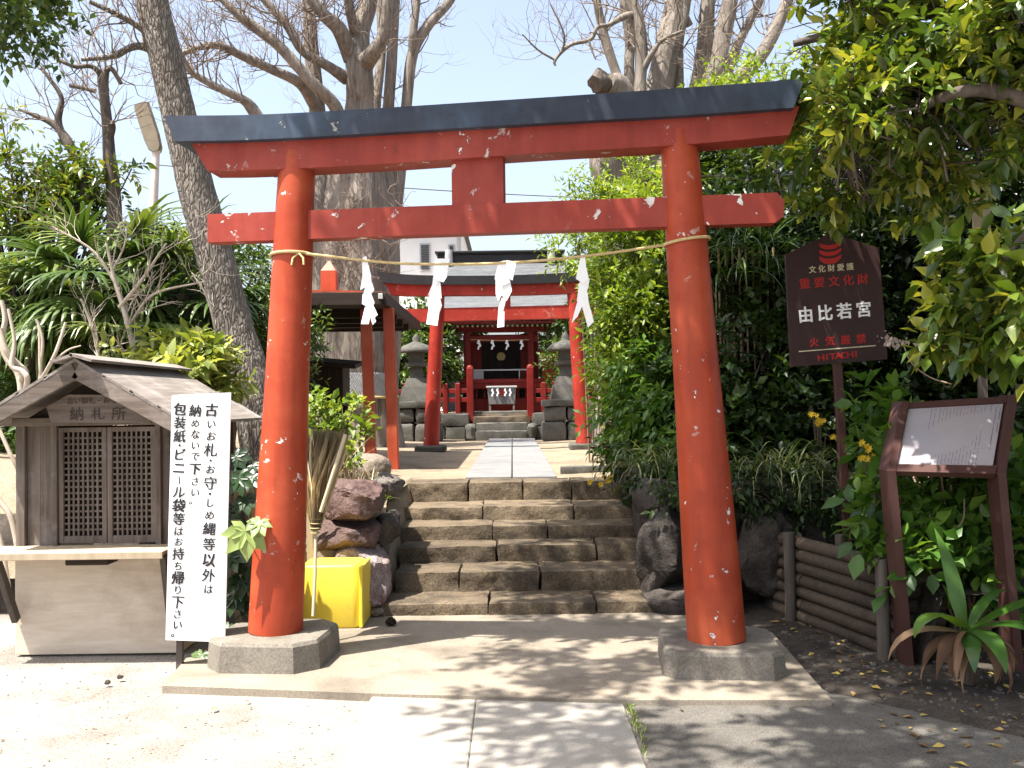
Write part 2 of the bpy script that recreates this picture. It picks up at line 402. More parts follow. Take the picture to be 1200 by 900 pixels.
M['lf_camellia'] = leafmat('glossy broad leaves', (.024, .055, .010), (.090, .145, .018), (.34, .33, .045), .26, .30, spec=.6)
M['lf_hedge'] = leafmat('dark evergreen leaves', (.006, .014, .005), (.014, .030, .007), (.036, .058, .012), .18, .36, spec=.35)  # near-black tones carry the canopy's shade behind the signs
M['lf_bright'] = leafmat('fresh light green leaves', (.060, .115, .014), (.16, .235, .028), (.31, .36, .055), .36, .45)
M['lf_fresh'] = leafmat('bright garden leaves', (.03, .085, .012), (.075, .165, .022), (.17, .27, .04), .34, .42)
M['lf_yellow'] = leafmat('yellow green variegated leaves', (.07, .11, .02), (.19, .23, .05), (.46, .46, .18), .34, .45)
M['lf_shade'] = leafmat('deep green leaves', (.008, .020, .005), (.019, .042, .008), (.05, .080, .014), .2, .38, spec=.35)  # leaf colour lowered to deepen the shade on the right
M['lf_mid'] = leafmat('mid green leaves', (.022, .050, .012), (.055, .100, .020), (.13, .17, .035), .28, .4)
M['lf_palm'] = leafmat('palm fan leaves', (.025, .06, .014), (.075, .125, .026), (.22, .26, .075), .2, .38)
M['lf_fatsia'] = leafmat('fatsia leaves', (.010, .032, .010), (.028, .070, .018), (.26, .33, .10), .22, .35)  # dark and mid tones carry shadow, light tone the sunlit leaf
M['lf_strap'] = leafmat('strap leaves', (.03, .085, .012), (.06, .14, .02), (.12, .21, .03), .3, .35)
M['lf_dead'] = leafmat('withered leaves', (.09, .05, .03), (.19, .11, .065), (.33, .22, .13), .2, .7, spec=.2, tcol=(1.2, 1, .7))
M['lf_stripe'] = leafmat('cream striped grass blades', (.05, .09, .02), (.12, .16, .05), (.34, .34, .18), .3, .4)
M['lf_litter'] = leafmat('fallen leaves', (.12, .07, .03), (.28, .18, .07), (.50, .38, .10), .1, .7, spec=.2)
M['petal'] = leafmat('yellow petals', (.62, .40, .02), (.75, .52, .03), (.82, .62, .06), .3, .6, tcol=(1, 1, .6))
M['drystraw'] = leafmat('straw bristles', (.58, .45, .26), (.74, .61, .38), (.86, .75, .52), .1, .8, spec=.1, tcol=(1, 1, 1))
# ------------------------------------------------------------------ foliage engine
def npy(v): return np.array(v, dtype=float)
def nrmz(a): return a / np.maximum(np.linalg.norm(a, axis=-1, keepdims=True), 1e-9)

T_LOW = (np.array([(0, 0, 0), (.42, .5, .07), (1, 0, -.08), (.42, -.5, .07)]), [(0, 2, 1), (0, 3, 2)])
T_HI = (np.array([(0, 0, 0), (.2, .34, .03), (.55, .48, .05), (1, 0, -.16), (.55, -.48, .05), (.2, -.34, .03), (.25, 0, -.035), (.6, 0, -.05)]),
        [(0, 6, 1), (6, 7, 2, 1), (7, 3, 2), (0, 5, 6), (6, 5, 4, 7), (7, 4, 3)])

def fast_mesh(name, V, faces_t, nleaf, rnd, m, parent=None, loc=None):
    """V: (nleaf, K, 3) world verts; faces_t: template faces; rnd: per leaf value"""
    K = V.shape[1]
    off = root_loc(parent) if parent is not None else npy(loc)
    v = (V.reshape(-1, 3) - off).astype(np.float32)
    lens = np.array([len(f) for f in faces_t]); flat = np.concatenate([np.array(f) for f in faces_t])
    loops = (flat[None, :] + (np.arange(nleaf) * K)[:, None]).reshape(-1).astype(np.int32)
    tot = np.tile(lens, nleaf).astype(np.int32); st = np.concatenate(([0], np.cumsum(tot)[:-1])).astype(np.int32)
    me = bpy.data.meshes.new(name)
    me.vertices.add(len(v)); me.vertices.foreach_set('co', v.reshape(-1))
    me.loops.add(len(loops)); me.loops.foreach_set('vertex_index', loops)
    me.polygons.add(len(tot)); me.polygons.foreach_set('loop_start', st); me.polygons.foreach_set('loop_total', tot)
    me.update(calc_edges=True)
    a = me.attributes.new('rnd', 'FLOAT', 'POINT'); a.data.foreach_set('value', np.repeat(rnd, K).astype(np.float32))
    me.materials.append(m)
    o = bpy.data.objects.new(name, me); COL.objects.link(o)
    if parent is not None: o.parent = parent
    else: o.location = off
    return o

def leaf_verts(pos, d, n, L, wr, T):
    d = nrmz(d); s = nrmz(np.cross(d, n)); n = np.cross(s, d)
    t = T[0]
    return pos[:, None, :] + L[:, None, None] * (t[None, :, 0:1] * d[:, None, :] + (t[None, :, 1:2] * wr) * s[:, None, :] + t[None, :, 2:3] * n[:, None, :])

def vnoise(p, f, seed=0):
    q = p * f + seed * 17.3; i = np.floor(q).astype(np.int64); w = q - i; w = w * w * (3 - 2 * w)
    def h(a, b, c):
        x = (a * 73856093) ^ (b * 19349663) ^ (c * 83492791) ^ (seed * 2654435)
        x = (x ^ (x >> 13)) * 1274126177 & 0x7fffffff
        return (x % 10007) / 10007.0
    r = 0
    for a in (0, 1):
        for b in (0, 1):
            for c in (0, 1):
                r = r + h(i[:, 0] + a, i[:, 1] + b, i[:, 2] + c) * np.where(a, w[:, 0], 1 - w[:, 0]) * np.where(b, w[:, 1], 1 - w[:, 1]) * np.where(c, w[:, 2], 1 - w[:, 2])
    return r

def sprays(rng, base, tdir, nl, ll, lvar, twl, droop=.25, spread=.9):
    """leaf positions, directions, normals along twigs"""
    n = len(base); tdir = nrmz(tdir)
    k = np.arange(nl)[None, :].repeat(n, 0)
    fr = (k + rng.random((n, nl)) * .6) / nl
    ref = np.where(np.abs(tdir[:, 2:3]) < .9, np.array([[0, 0, 1.]]), np.array([[1., 0, 0]]))
    u = nrmz(np.cross(tdir, ref)); w = np.cross(tdir, u)
    az = rng.random((n, 1)) * 6.28 + k * 2.4 + rng.normal(0, .35, (n, nl))
    rad = np.cos(az)[..., None] * u[:, None] + np.sin(az)[..., None] * w[:, None]
    L = twl[:, None] if hasattr(twl, '__len__') else twl
    pos = base[:, None] + tdir[:, None] * (fr * L)[..., None]
    pos[..., 2] -= droop * (fr ** 2) * (L if np.isscalar(L) else L) * .5
    d = tdir[:, None] * (.45 + .5 * fr[..., None]) + rad * spread
    d[..., 2] -= droop * .8
    nn = rng.normal(0, .45, (n, nl, 3)); nn[..., 2] += 1.0
    Ls = ll * (1 + lvar * rng.normal(0, 1, (n, nl))).clip(.45, 1.6)
    return pos.reshape(-1, 3), d.reshape(-1, 3), nn.reshape(-1, 3), Ls.reshape(-1)

def clump_twigs(rng, clumps, ntw, shell=.55, gap=.38, gf=2.2, up=.35, seed=1):
    """twig bases on and inside ellipsoid clumps; clumps: (centre, radii, weight)"""
    ws = np.array([c[2] for c in clumps], float); ws /= ws.sum()
    idx = rng.choice(len(clumps), ntw, p=ws)
    C = np.array([npy(c[0]) for c in clumps])[idx]; Rr = np.array([npy(c[1]) if hasattr(c[1], '__len__') else np.full(3, c[1]) for c in clumps])[idx]
    dv = nrmz(rng.normal(0, 1, (ntw, 3)))
    lump = .72 + .5 * vnoise(dv * 1.0 + C, 2.3, seed + 5)
    r = (shell + (1 - shell) * rng.random((ntw, 1)) ** .6) * lump[:, None]
    p = C + dv * Rr * r
    keep = vnoise(p, gf, seed) > gap
    p, dv = p[keep], dv[keep]
    t = dv + rng.normal(0, .45, p.shape); t[:, 2] += up
    return p, nrmz(t)

def foliage(name, m, clumps, ntw, nl=8, ll=.07, wr=.42, T=T_LOW, twl=.22, lvar=.25, droop=.25, gap=.36, gf=2.2, shell=.5, up=.35, seed=1, parent=None, loc=None, spread=.9, clip=None):
    rng = np.random.default_rng(seed)
    b, t = clump_twigs(rng, clumps, ntw, shell, gap, gf, up, seed)
    if clip is not None:
        k = clip(b); b, t = b[k], t[k]
    p, d, n, L = sprays(rng, b, t, nl, ll, lvar, twl * (.6 + .8 * rng.random(len(b))), droop, spread)
    if clip is not None:
        k = clip(p); p, d, n, L = p[k], d[k], n[k], L[k]
    V = leaf_verts(p, d, n, L, wr, T)
    tone = np.repeat(rng.random(len(b)), nl)[:len(p)] if clip is None else rng.random(len(p))
    rnd = (.55 * rng.random(len(p)) + .45 * tone).clip(0, 1)
    o = fast_mesh(name, V, T[1], len(p), rnd, m, parent, loc)
    return o, b, t

def strap_mesh(name, m, blades, parent=None, loc=None, seg=7, fold=.25):
    """blades: (base, azimuth, length, width, start elevation, droop, twist, tone)"""
    V = []; F = []; tn = []
    for base, az, L, w, el, dr, tw, tone in blades:
        p = npy(base).copy(); o = len(V); e = el
        for i in range(seg + 1):
            f = i / seg
            d = np.array([math.cos(az) * math.cos(e), math.sin(az) * math.cos(e), math.sin(e)])
            s = np.array([-math.sin(az), math.cos(az), 0]) * math.cos(tw * f) + np.array([0, 0, 1.]) * math.sin(tw * f)
            nn = np.cross(d, s)
            ww = w * (min(1, .45 + 2.2 * f) * (1 - f ** 3) + .02)
            V += [p - s * ww * .5 + nn * fold * ww * -.4, p.copy(), p + s * ww * .5 + nn * fold * ww * -.4]
            tn += [tone] * 3
            p = p + d * L / seg; e -= dr / seg * (.4 + 1.2 * f)
        for i in range(seg):
            a = o + i * 3
            F += [(a, a + 1, a + 4, a + 3), (a + 1, a + 2, a + 5, a + 4)]
    o = link_soft(name, np.array(V), F, m, parent, loc, np.array(tn)); return o

def link_soft(name, V, F, m, parent, loc, tone):
    me = bpy.data.meshes.new(name)
    off = root_loc(parent) if parent is not None else npy(loc)
    me.from_pydata((V - off).tolist(), [], F)
    a = me.attributes.new('rnd', 'FLOAT', 'POINT'); a.data.foreach_set('value', tone.astype(np.float32))
    me.polygons.foreach_set('use_smooth', np.ones(len(F), dtype=bool))
    me.materials.append(m)
    o = bpy.data.objects.new(name, me); COL.objects.link(o)
    if parent is not None: o.parent = parent
    else: o.location = off
    return o

def limb(mb, pts, n=9, sub=5, rn=.12, seed=0, lob=0.0, rough=0.0):
    """pts: (px, py, Y, width in px)"""
    P = [list(W(a, b, Y)) + [w * Y / FPX / 2] for a, b, Y, w in pts]
    Q = catmull(P, sub)
    line = [Vector(q[:3]) for q in Q]; rad = [max(.002, q[3]) for q in Q]
    mb.tube(line, rad, n, True, True, rn, seed, lob=lob, rough=rough); return line, rad

def grow(mb, rng, p, d, L, r, depth, bend=.22, up=.12, kids=(2, 4), seg=5, shrink=.62, n=4):
    """a twiggy branch with side branches, recursively"""
    pts = [Vector(p)]; d = Vector(d).normalized(); dd = []
    for i in range(seg):
        d = (d + Vector(rng.normal(0, bend, 3)) + Vector((0, 0, up))).normalized()
        pts.append(pts[-1] + d * L / seg); dd.append(d.copy())
    mb.tube(pts, [r * (1 - .75 * i / seg) for i in range(seg + 1)], max(3, n), False, True)
    if depth > 0:
        for k in range(rng.integers(kids[0], kids[1] + 1)):
            i = rng.integers(1, seg + 1)
            ax = dd[i - 1].cross(Vector(rng.normal(0, 1, 3))).normalized()
            nd = (dd[i - 1] * .75 + ax * (.5 + .5 * rng.random())).normalized()
            grow(mb, rng, pts[i], nd, L * shrink * (.7 + .6 * rng.random()), r * .55 * (1 - .5 * i / seg) + .0012, depth - 1, bend, up, kids, seg, shrink, 3)

def twigs_on(mb, rng, line, rad, count, L, depth, lo=.15, bias=(0, 0, .3), rk=.4, rmax=.02, **kw):
    m = len(line)
    for k in range(count):
        i = int(rng.integers(int(lo * m), m - 1)); t = (line[min(i + 1, m - 1)] - line[max(i - 1, 0)]).normalized()
        ax = t.cross(Vector(rng.normal(0, 1, 3))).normalized()
        d = (ax + t * .5 + Vector(bias)).normalized()
        grow(mb, rng, line[i], d, L * (.5 + .9 * rng.random()), min(rmax, max(.004, rad[i] * rk)), depth, **kw)

# ------------------------------------------------------------------ stones
def rock(name, m, c, size, seed, parent=None, sub=5, amp=.10, cuts=15, sq=.60, rot=None):
    import bmesh
    rng = np.random.default_rng(seed)
    bm = bmesh.new(); bmesh.ops.create_icosphere(bm, subdivisions=sub, radius=1.0)
    v = np.array([x.co[:] for x in bm.verts]); f = [[q.index for q in fc.verts] for fc in bm.faces]; bm.free()
    v = np.sign(v) * np.abs(v) ** sq
    for k in range(cuts):
        n = nrmz(rng.normal(0, 1, 3)); dcut = .78 + .26 * rng.random()
        over = np.maximum(0, v @ n - dcut); v -= over[:, None] * n * .94
    for i in range(len(v)):
        q = Vector(v[i]) * 1.4 + Vector((seed * 3.1, seed * 1.7, 0))
        h = noise.fractal(q, .9, 2.1, 6) * amp + .35 * amp * (abs(noise.noise(q * 3.1)) - .3)
        v[i] *= 1 + h
    v = v * (npy(size) / 2)
    if rot is not None: v = v @ np.array(Matrix.Rotation(rot, 3, 'Z')).T
    v = v + npy(c)
    return link_mesh(name, v, f, m, parent, (c[0], c[1], c[2] - size[2] / 2) if parent is None else None, [True] * len(f))

def rough_box(mb, x0, x1, y0, y1, z0, z1, res=.05, amp=.012, seed=0, bev=.02, skew=0.0):
    nx, ny, nz = max(2, int((x1 - x0) / res)), max(2, int((y1 - y0) / res)), max(2, int((z1 - z0) / res))
    key = {}; vs = []; fs = []
    def vid(i, j, k):
        if (i, j, k) in key: return key[(i, j, k)]
        x, y, z = lerp(x0, x1, i / nx), lerp(y0, y1, j / ny), lerp(z0, z1, k / nz)
        e = (i in (0, nx)) + (j in (0, ny)) + (k in (0, nz))
        if e >= 2:
            b = bev * (.6 + .8 * noise.noise((x * 7 + seed, y * 7, z * 7)))
            b = abs(b)
            if i in (0, nx): x += b * (1 if i == 0 else -1)
            if j in (0, ny): y += b * (1 if j == 0 else -1)
            if k in (0, nz): z += b * (1 if k == 0 else -1)
        q = Vector((x * 6 + seed * 2.3, y * 6, z * 6))
        nv = noise.noise_vector(q) + noise.noise_vector(q * 2.7) * .5
        x += nv.x * amp; y += nv.y * amp * 1.3; z += nv.z * amp * .6
        key[(i, j, k)] = len(vs); vs.append((x, y, z)); return key[(i, j, k)]
    for i in range(nx):
        for j in range(ny):
            for k in (0, nz): fs.append((vid(i, j, k), vid(i + 1, j, k), vid(i + 1, j + 1, k), vid(i, j + 1, k)))
    for i in range(nx):
        for k in range(nz):
            for j in (0, ny): fs.append((vid(i, j, k), vid(i + 1, j, k), vid(i + 1, j, k + 1), vid(i, j, k + 1)))
    for j in range(ny):
        for k in range(nz):
            for i in (0, nx): fs.append((vid(i, j, k), vid(i, j + 1, k), vid(i, j + 1, k + 1), vid(i, j, k + 1)))
    mb.add(vs, fs, True)

# ------------------------------------------------------------------ lettering
_gl = {}
def glyph(ch, wgt):
    k = (ch, round(wgt, 3))
    if k in _gl: return _gl[k]
    cu = bpy.data.curves.new('lettering_source', 'FONT'); cu.body = ch; cu.size = 1.0; cu.offset = wgt
    cu.resolution_u = 3; cu.align_x = 'CENTER'; cu.fill_mode = 'FRONT'
    ob = bpy.data.objects.new('lettering_source', cu)
    me = bpy.data.meshes.new_from_object(ob)
    v = np.array([x.co[:2] for x in me.vertices]).reshape(-1, 2); f = [tuple(p.vertices) for p in me.polygons]
    bpy.data.objects.remove(ob); bpy.data.curves.remove(cu); bpy.data.meshes.remove(me)
    _gl[k] = (v, f); return _gl[k]
def write(mb, items, org, u, v, nrm=None, lift=.0022):
    """items: (char, cx, cy, width, height, weight, tilt, slant) in the plane's metres"""
    org, u, v = Vector(org), Vector(u).normalized(), Vector(v).normalized()
    n = Vector(nrm).normalized() if nrm is not None else u.cross(v)
    for ch, cx, cy, w, h, wg, tilt, sl in items:
        g, f = glyph(ch, 0.0)
        if len(g) == 0: continue
        g0 = g
        e = max(0, wg)
        shifts = [(0, 0)] if e <= 0 else [(-e, -e * .6), (e, e * .6), (-e, e * .6), (e, -e * .6), (0, 0)]   # a bold stroke is the stroke laid down several times
        for si, (dx, dy) in enumerate(shifts):
            a = (g0[:, 0] + dx) * w; b = (g0[:, 1] + dy - .36) * h
            a = a + b * sl
            ca, sa = math.cos(tilt), math.sin(tilt)
            a, b = a * ca - b * sa, a * sa + b * ca
            pts = [org + u * (cx + float(x)) + v * (cy + float(y)) + n * (lift + .0002 * si) for x, y in zip(a, b)]
            mb.add(pts, f)
# ================================================================== SETTING
ZT = 0.766                               # height of the upper courtyard
def sheet(name, m, xs, ys, zf, hole=None, kind='structure'):
    vs = [(x, y, zf(x, y)) for y in ys for x in xs]; fs = []
    nx = len(xs)
    for j in range(len(ys) - 1):
        for i in range(nx - 1):
            cx, cy = (xs[i] + xs[i + 1]) / 2, (ys[j] + ys[j + 1]) / 2
            if hole and hole(cx, cy): continue
            fs.append((j * nx + i, j * nx + i + 1, (j + 1) * nx + i + 1, (j + 1) * nx + i))
    o = link_mesh(name, npy(vs), fs, m, None, (0, 0, 0), [True] * len(fs)); return tag(o, kind=kind)
def fb(x, y, z): return .5 * noise.fractal(Vector((x, y, z)), 1, 2, 4)

xs = [-200, -60, -20, -10] + list(np.arange(-7, 7.01, .25)) + [10, 20, 60, 200]
ys = [-60, -20, -6, 0] + list(np.arange(2, 9.01, .25)) + [14, 25, 60, 300]
def zg(x, y):
    if abs(x) > 7 or y > 9 or y < 2: return -.012
    return -.012 + .012 * fb(x * 1.1, y * 1.1, 0)
sheet('ground', M['ground'], xs, ys, zg)

# grey grit right of the path, darkened further for the dappled shade there
def poly_sheet(name, m, pts, z, th=.0, kind='structure'):
    mb = MB()
    if th: mb.hexa([(x, y, z - th) for x, y in pts], [(x, y, z) for x, y in pts])
    else: mb.add([(x, y, z) for x, y in pts], [tuple(range(len(pts)))])
    return tag(mb.build(name, m, None, (0, 0, 0)), kind=kind)
def g2(px, py, z=0): q = G(px, py, z); return (q.x, q.y)
poly_sheet('grit_pavement', M['asphalt'], [(.545, 2.5), (3.6, 2.5), (3.6, 4.2), (2.2, 4.85), (1.75, 5.2), (.545, 5.2)], .002)

# soil border along the right side, heaped towards the fence
xs2 = list(np.arange(1.0, 6.01, .06)); ys2 = list(np.arange(3.6, 7.3, .06))
def zsoil(x, y):
    e = (x - 1.38 + .12 * fb(x * 3, y * 3, 9)) - max(0, (5.0 - y)) * .85
    return -.03 + .05 * max(0, min(1, e * 3)) + .045 * fb(x * 2.2, y * 2.2, 3) * max(0, min(1, (e - .3) * 2)) + .05 * max(0, x - 3)
sheet('soil_border', M['soil'], xs2, ys2, zsoil)

# upper courtyard: one earth sheet with the stair cut out, its front edge held by boulders and walls
SX0, SX1 = -.96, 1.02
xs3 = [-60, -25, -12] + list(np.arange(-9, SX0 - .01, .4)) + [SX0] + list(np.arange(-.6, 1.0, .4)) + [SX1] + list(np.arange(1.4, 9, .4)) + [12, 25, 60]
ys3 = [7.15, 7.45, 7.9, 8.4, 8.9, 9.3] + list(np.arange(9.7, 30, .5)) + [40, 80]
def zter(x, y):
    z = ZT - .004 + .03 * fb(x * .8, y * .8, 7)
    if -1.0 < x < 1.0 and y > 9.2: z = ZT - .02
    if y < 7.3: z -= .25
    if x < -1.6 : z += -.25 if y < 7.6 else min(.35, (-x - 1.6) * .12) * (1 if y < 14 else .5)
    if x > 1.6: z += min(.5, (x - 1.6) * .16)
    return z
sheet('courtyard', M['terrace'], xs3, ys3, zter, lambda x, y: SX0 < x < SX1 and y < 9.3)
# earth bank that closes the terrace front behind the boulders
def bank(name, x0, x1, y0, zt):
    xs = np.arange(x0, x1 + .01, .2); vs = []; fs = []
    for x in xs:
        for k, (dy, f) in enumerate(((0, 0), (.05, .35), (.10, .7), (.22, 1.0), (.6, 1.02))):
            vs.append((x, y0 + dy + .05 * fb(x * 2, k, 1), (zt if not callable(zt) else zt(x, y0 + dy)) * f - .02))
    n = 5
    for i in range(len(xs) - 1):
        for k in range(n - 1): fs.append((i * n + k, (i + 1) * n + k, (i + 1) * n + k + 1, i * n + k + 1))
    return tag(link_mesh(name, npy(vs), fs, M['soil'], None, (0, 0, 0), [True] * len(fs)), kind='structure')
bank('earth_bank', 1.04, 7, 7.22, .74)
bank('earth_bank', -12, -1.0, 7.28, .7)
def zstair(y):
    z = 0
    for y0, zz in ((6.79, .107), (7.22, .25), (7.65, .383), (7.98, .49), (8.38, .604), (8.88, .766)):
        z += max(0, min(1, (y - y0 + .12) / .25)) * (zz - z) if y > y0 - .12 else 0
    return z
sheet('stair_side_earth', M['terrace'], list(np.arange(-1.5, -.879, .04)), list(np.arange(6.75, 9.2, .06)), lambda x, y: min(.80, zstair(y) + max(0, (-.90 - x)) * 1.1 + .05 * fb(x * 5, y * 5, 2)) - (.2 if x > -.92 else 0) - (.12 if y < 6.85 else 0))

# raised concrete apron under the gate
ap = [g2(190, 803, .03), g2(430, 812, .03), g2(722, 820, .03), g2(975, 820, .03), g2(905, 741, .03), (1.2, 6.86), (-1.15, 6.86), (-1.25, 6.2), (-1.92, 5.75)]
poly_sheet('apron_pavement', M['slab'], ap, .028, .06)
# lower path: pale slabs in front, flush with the apron edge
mb = MB()
px0, px1, pm = -.735, .525, -.20
yy = 5.02
rr = random.Random(4)
for k, (ya, yb) in enumerate(((5.035, 4.357), (4.352, 3.5), (3.495, 2.6), (2.585, 1.7), (1.685, .8))):
    for a, b in ((px0, pm - .0012), (pm + .0012, px1)):
        mb.box(((a + b) / 2, (ya + yb) / 2, -.012 + rr.uniform(-.002, .002)), (b - a, ya - yb, .05), None, .006)
tag(mb.build('lower_path', M['path'], None, (0, 0, 0)), kind='structure')

# upper path of granite slabs in two columns
mb = MB(); rr = random.Random(9)
PXA, PXB = -.455, .415
mid = -.01
for col in range(2):
    a, b = (PXA, mid - .006) if col == 0 else (mid + .006, PXB)
    y = 9.32
    while y < 18.75:
        L = rr.choice((.9, 1.05, 1.2)); y2 = min(18.78, y + L)
        mb.box(((a + b) / 2, (y + y2) / 2, ZT - .01 + rr.uniform(-.002, .002)), (b - a, y2 - y - .010, .06), None, .006); y = y2
tag(mb.build('upper_path', M['granite'], None, (0, 0, 0)), kind='structure')

# ------------------------------------------------------------------ stone stairs
st = thing('stone_stairs', 'worn stone stairs of six rough block steps rising behind the front gate', 'stairs', (0, 6.8, 0))
RIS = [(6.79, 7.30, .107), (7.22, 7.72, .25), (7.65, 8.06, .383), (7.98, 8.46, .49), (8.38, 8.96, .604), (8.88, 9.34, ZT + .002)]
zp = -.05
for k, (y0, y1, z1) in enumerate(RIS):
    rr = random.Random(20 + k); x0 = (-.93, -.885, -.90, -.93, -.94, -.965)[k]; x1 = (1.24, 1.04, 1.03, 1.03, 1.02, 1.02)[k]
    mb = MB(); x = x0; widths = []
    while x < x1 - .02:
        w = rr.uniform(.42, .78); xe = min(x1, x + w)
        if x1 - xe < .2: xe = x1
        rough_box(mb, x + .004, xe - .004, y0 + rr.uniform(-.012, .012), y1, zp - .02, z1 + rr.uniform(-.006, .006), .028, .011, seed=k * 7 + len(widths), bev=.007)
        widths.append(w); x = xe
    mb.build('step', M['step'], st)
    zp = z1 - .12

# ================================================================== FRONT TORII GATE
TA, TB = Vector((-1.375, 5.71, 0)), Vector((1.14, 5.47, 0))
te = (TB - TA).normalized(); tn = Vector((te.y, -te.x, 0))     # tn points to the viewer
TM = (TA + TB) / 2
def TS(px, py, off=0.0):
    """photo pixel -> (s, z) on the gate's plane shifted `off` towards the viewer"""
    d = ray(px, py); o = Vector((0, 0, EYE)); t = (TM + tn * off - o).dot(tn) / d.dot(tn)
    q = o + d * t; return ((q - TM).dot(te), q.z)
def TP(s, z, off): return TM + te * s + tn * off + Vector((0, 0, z))

def beam_mesh(mb, top, bot, off0, off1, f):
    """top/bot polylines of (s, z) with the same count; a solid between the two offsets"""
    n = len(top); vs = []
    for off in (off0, off1):
        for s, z in top: vs.append(f(s, z, off))
        for s, z in bot: vs.append(f(s, z, off))
    fs = []; o = 2 * n
    for i in range(n - 1):
        fs.append((i, n + i, n + i + 1, i + 1)); fs.append((o + i, o + i + 1, o + n + i + 1, o + n + i))
        fs.append((i, i + 1, o + i + 1, o + i)); fs.append((n + i, o + n + i, o + n + i + 1, n + i + 1))
    fs.append((0, o, o + n, n)); fs.append((n - 1, 2 * n - 1, o + 2 * n - 1, o + n - 1))
    mb.add(vs, fs)
def poly_s(pts, off, n=14):
    q = catmull([TS(a, b, off) for a, b in pts], 5); return [tuple(x) for x in q]

gate = thing('torii_gate', 'large vermilion torii gate with dark top beam standing in front of the stone stairs', 'torii gate', TM)
# pillars lean inwards and taper
for (pb, pt, zb, rb, rt) in (((323, 745), (349, 192), .19, .157, .103), ((840, 757), (795, 168), .165, .162, .101)):
    b = TS(*pb, .15); t = TS(*pt, 0)
    n = 22; P = []; Rr = []
    s1, z1 = t; s0, z0 = TS(pb[0], pb[1], .0)[0], zb
    for i in range(n + 1):
        f = i / n; P.append(TP(lerp(s0, s1, f), lerp(z0, z1 + .06, f), 0)); Rr.append(lerp(rb, rt, f) * (1 + .018 * math.sin(f * 9)))
    mb = MB(); mb.tube(P, Rr, 40, True, True); mb.build('pillar', M['red'], gate)
# chamfered foot blocks
for cpx, hw, z0, z1 in (((323, 745), .315, .02, .19), ((842, 757), .315, .02, .165)):
    s0 = TS(cpx[0], cpx[1], .0)[0]
    mb = MB(); c = .11 if cpx[0] < 600 else .07; h = hw
    ring = [(-h + c, -h), (h - c, -h), (h, -h + c), (h, h - c), (h - c, h), (-h + c, h), (-h, h - c), (-h, -h + c)]
    def rg(sc, z): return [TP(s0 + a * sc, z, -b * sc) for a, b in ring]
    mb.hexa(rg(1.03, z0), rg(1.0, z1 - .02)); mb.hexa(rg(1.0, z1 - .02), rg(.965, z1))
    mb.build('foot_block', M['concrete'], gate)
# black top beam
O = .16
top = poly_s([(192, 135.5), (300, 134.3), (430, 127.5), (630, 114.6), (800, 103), (943, 92.3)], O)
bot = poly_s([(204, 165.5), (300, 163.5), (430, 156.5), (630, 144.5), (800, 135), (930, 126)], O)
mb = MB(); beam_mesh(mb, top, bot, O, -.14, TP)
# shallow ridge on top
rt = [(s, z + .035) for s, z in top]
vs = [TP(s, z, O) for s, z in top] + [TP(s, z, .01) for s, z in rt] + [TP(s, z, -.14) for s, z in top]; n = len(top)
mb.add(vs, [(i, i + 1, n + i + 1, n + i) for i in range(n - 1)] + [(n + i, n + i + 1, 2 * n + i + 1, 2 * n + i) for i in range(n - 1)] + [(0, n, 2 * n), (n - 1, 3 * n - 1, 2 * n - 1)])
mb.build('top_beam', M['black_copper'], gate)
# red lintel below it
O = .10
top = poly_s([(221, 165.6), (300, 164), (430, 157), (630, 145), (800, 135.5), (937, 127)], O)
bot = poly_s([(243, 200), (300, 199), (430, 193), (630, 179.5), (800, 169.5), (925, 158)], O)
top = [(s, z + .012) for s, z in top]
mb = MB(); beam_mesh(mb, top, bot, O, -.09, TP); mb.build('lintel', M['red_beam'], gate)
# tie beam through the pillars
O = .055
a0, a1 = TS(243, 251, O); b0, b1 = TS(911, 225.5, O); c0, c1 = TS(243, 284, O); d0, d1 = TS(908, 261, O)
e0, e1 = TS(919, 236, O); f0, f1 = TS(918, 254, O)
tpf = [(a0, a1), (0, (a1 + b1) / 2), (b0, b1)]
poly = [(a0, a1), (b0, b1), (e0, e1), (f0, f1), (d0, d1), (c0, c1)]
mb = MB(); mb.prism([(p[0], p[1]) for p in reversed(poly)], lambda a, b, d: TP(a, b, d), O, -.055); mb.build('tie_beam', M['red_beam'], gate)
# centre strut
O = .05
s0, z0 = TS(529.5, 240, O); s1, z1 = TS(590, 184, O)
mb = MB(); mb.box(TP((s0 + s1) / 2, (z0 + z1) / 2 + .01, 0), (s1 - s0, .1, z1 - z0 + .05), Matrix((te, -tn, Vector((0, 0, 1)))).transposed(), .004)
mb.build('strut', M['red_beam'], gate)

# rope around both pillars with its sag
def pill(px_b, px_t, z):   # pillar axis and radius at height z
    s0 = TS(*px_b, 0)[0]; s1, z1 = TS(*px_t, 0); f = (z - .18) / (z1 - .18); return lerp(s0, s1, f), f
mb = MB()
P = []
pl = [(362, 299.6), (467, 308.5), (580, 308.7), (682, 300.6), (782, 287)]
so, fo = pill((323, 745), (349, 192), 2.3); r1 = lerp(.157, .103, fo) + .011
zl = TS(330, 296.5, r1)[1]
for k in range(0, 15):
    a = math.pi * (1.45 - k * .125 * 1.0)
    a = lerp(-2.9, .25, k / 14) * -1
    P.append(TP(so - r1 * math.cos(math.pi - a) * 1, zl - .004 * k / 14, r1 * math.sin(a)))
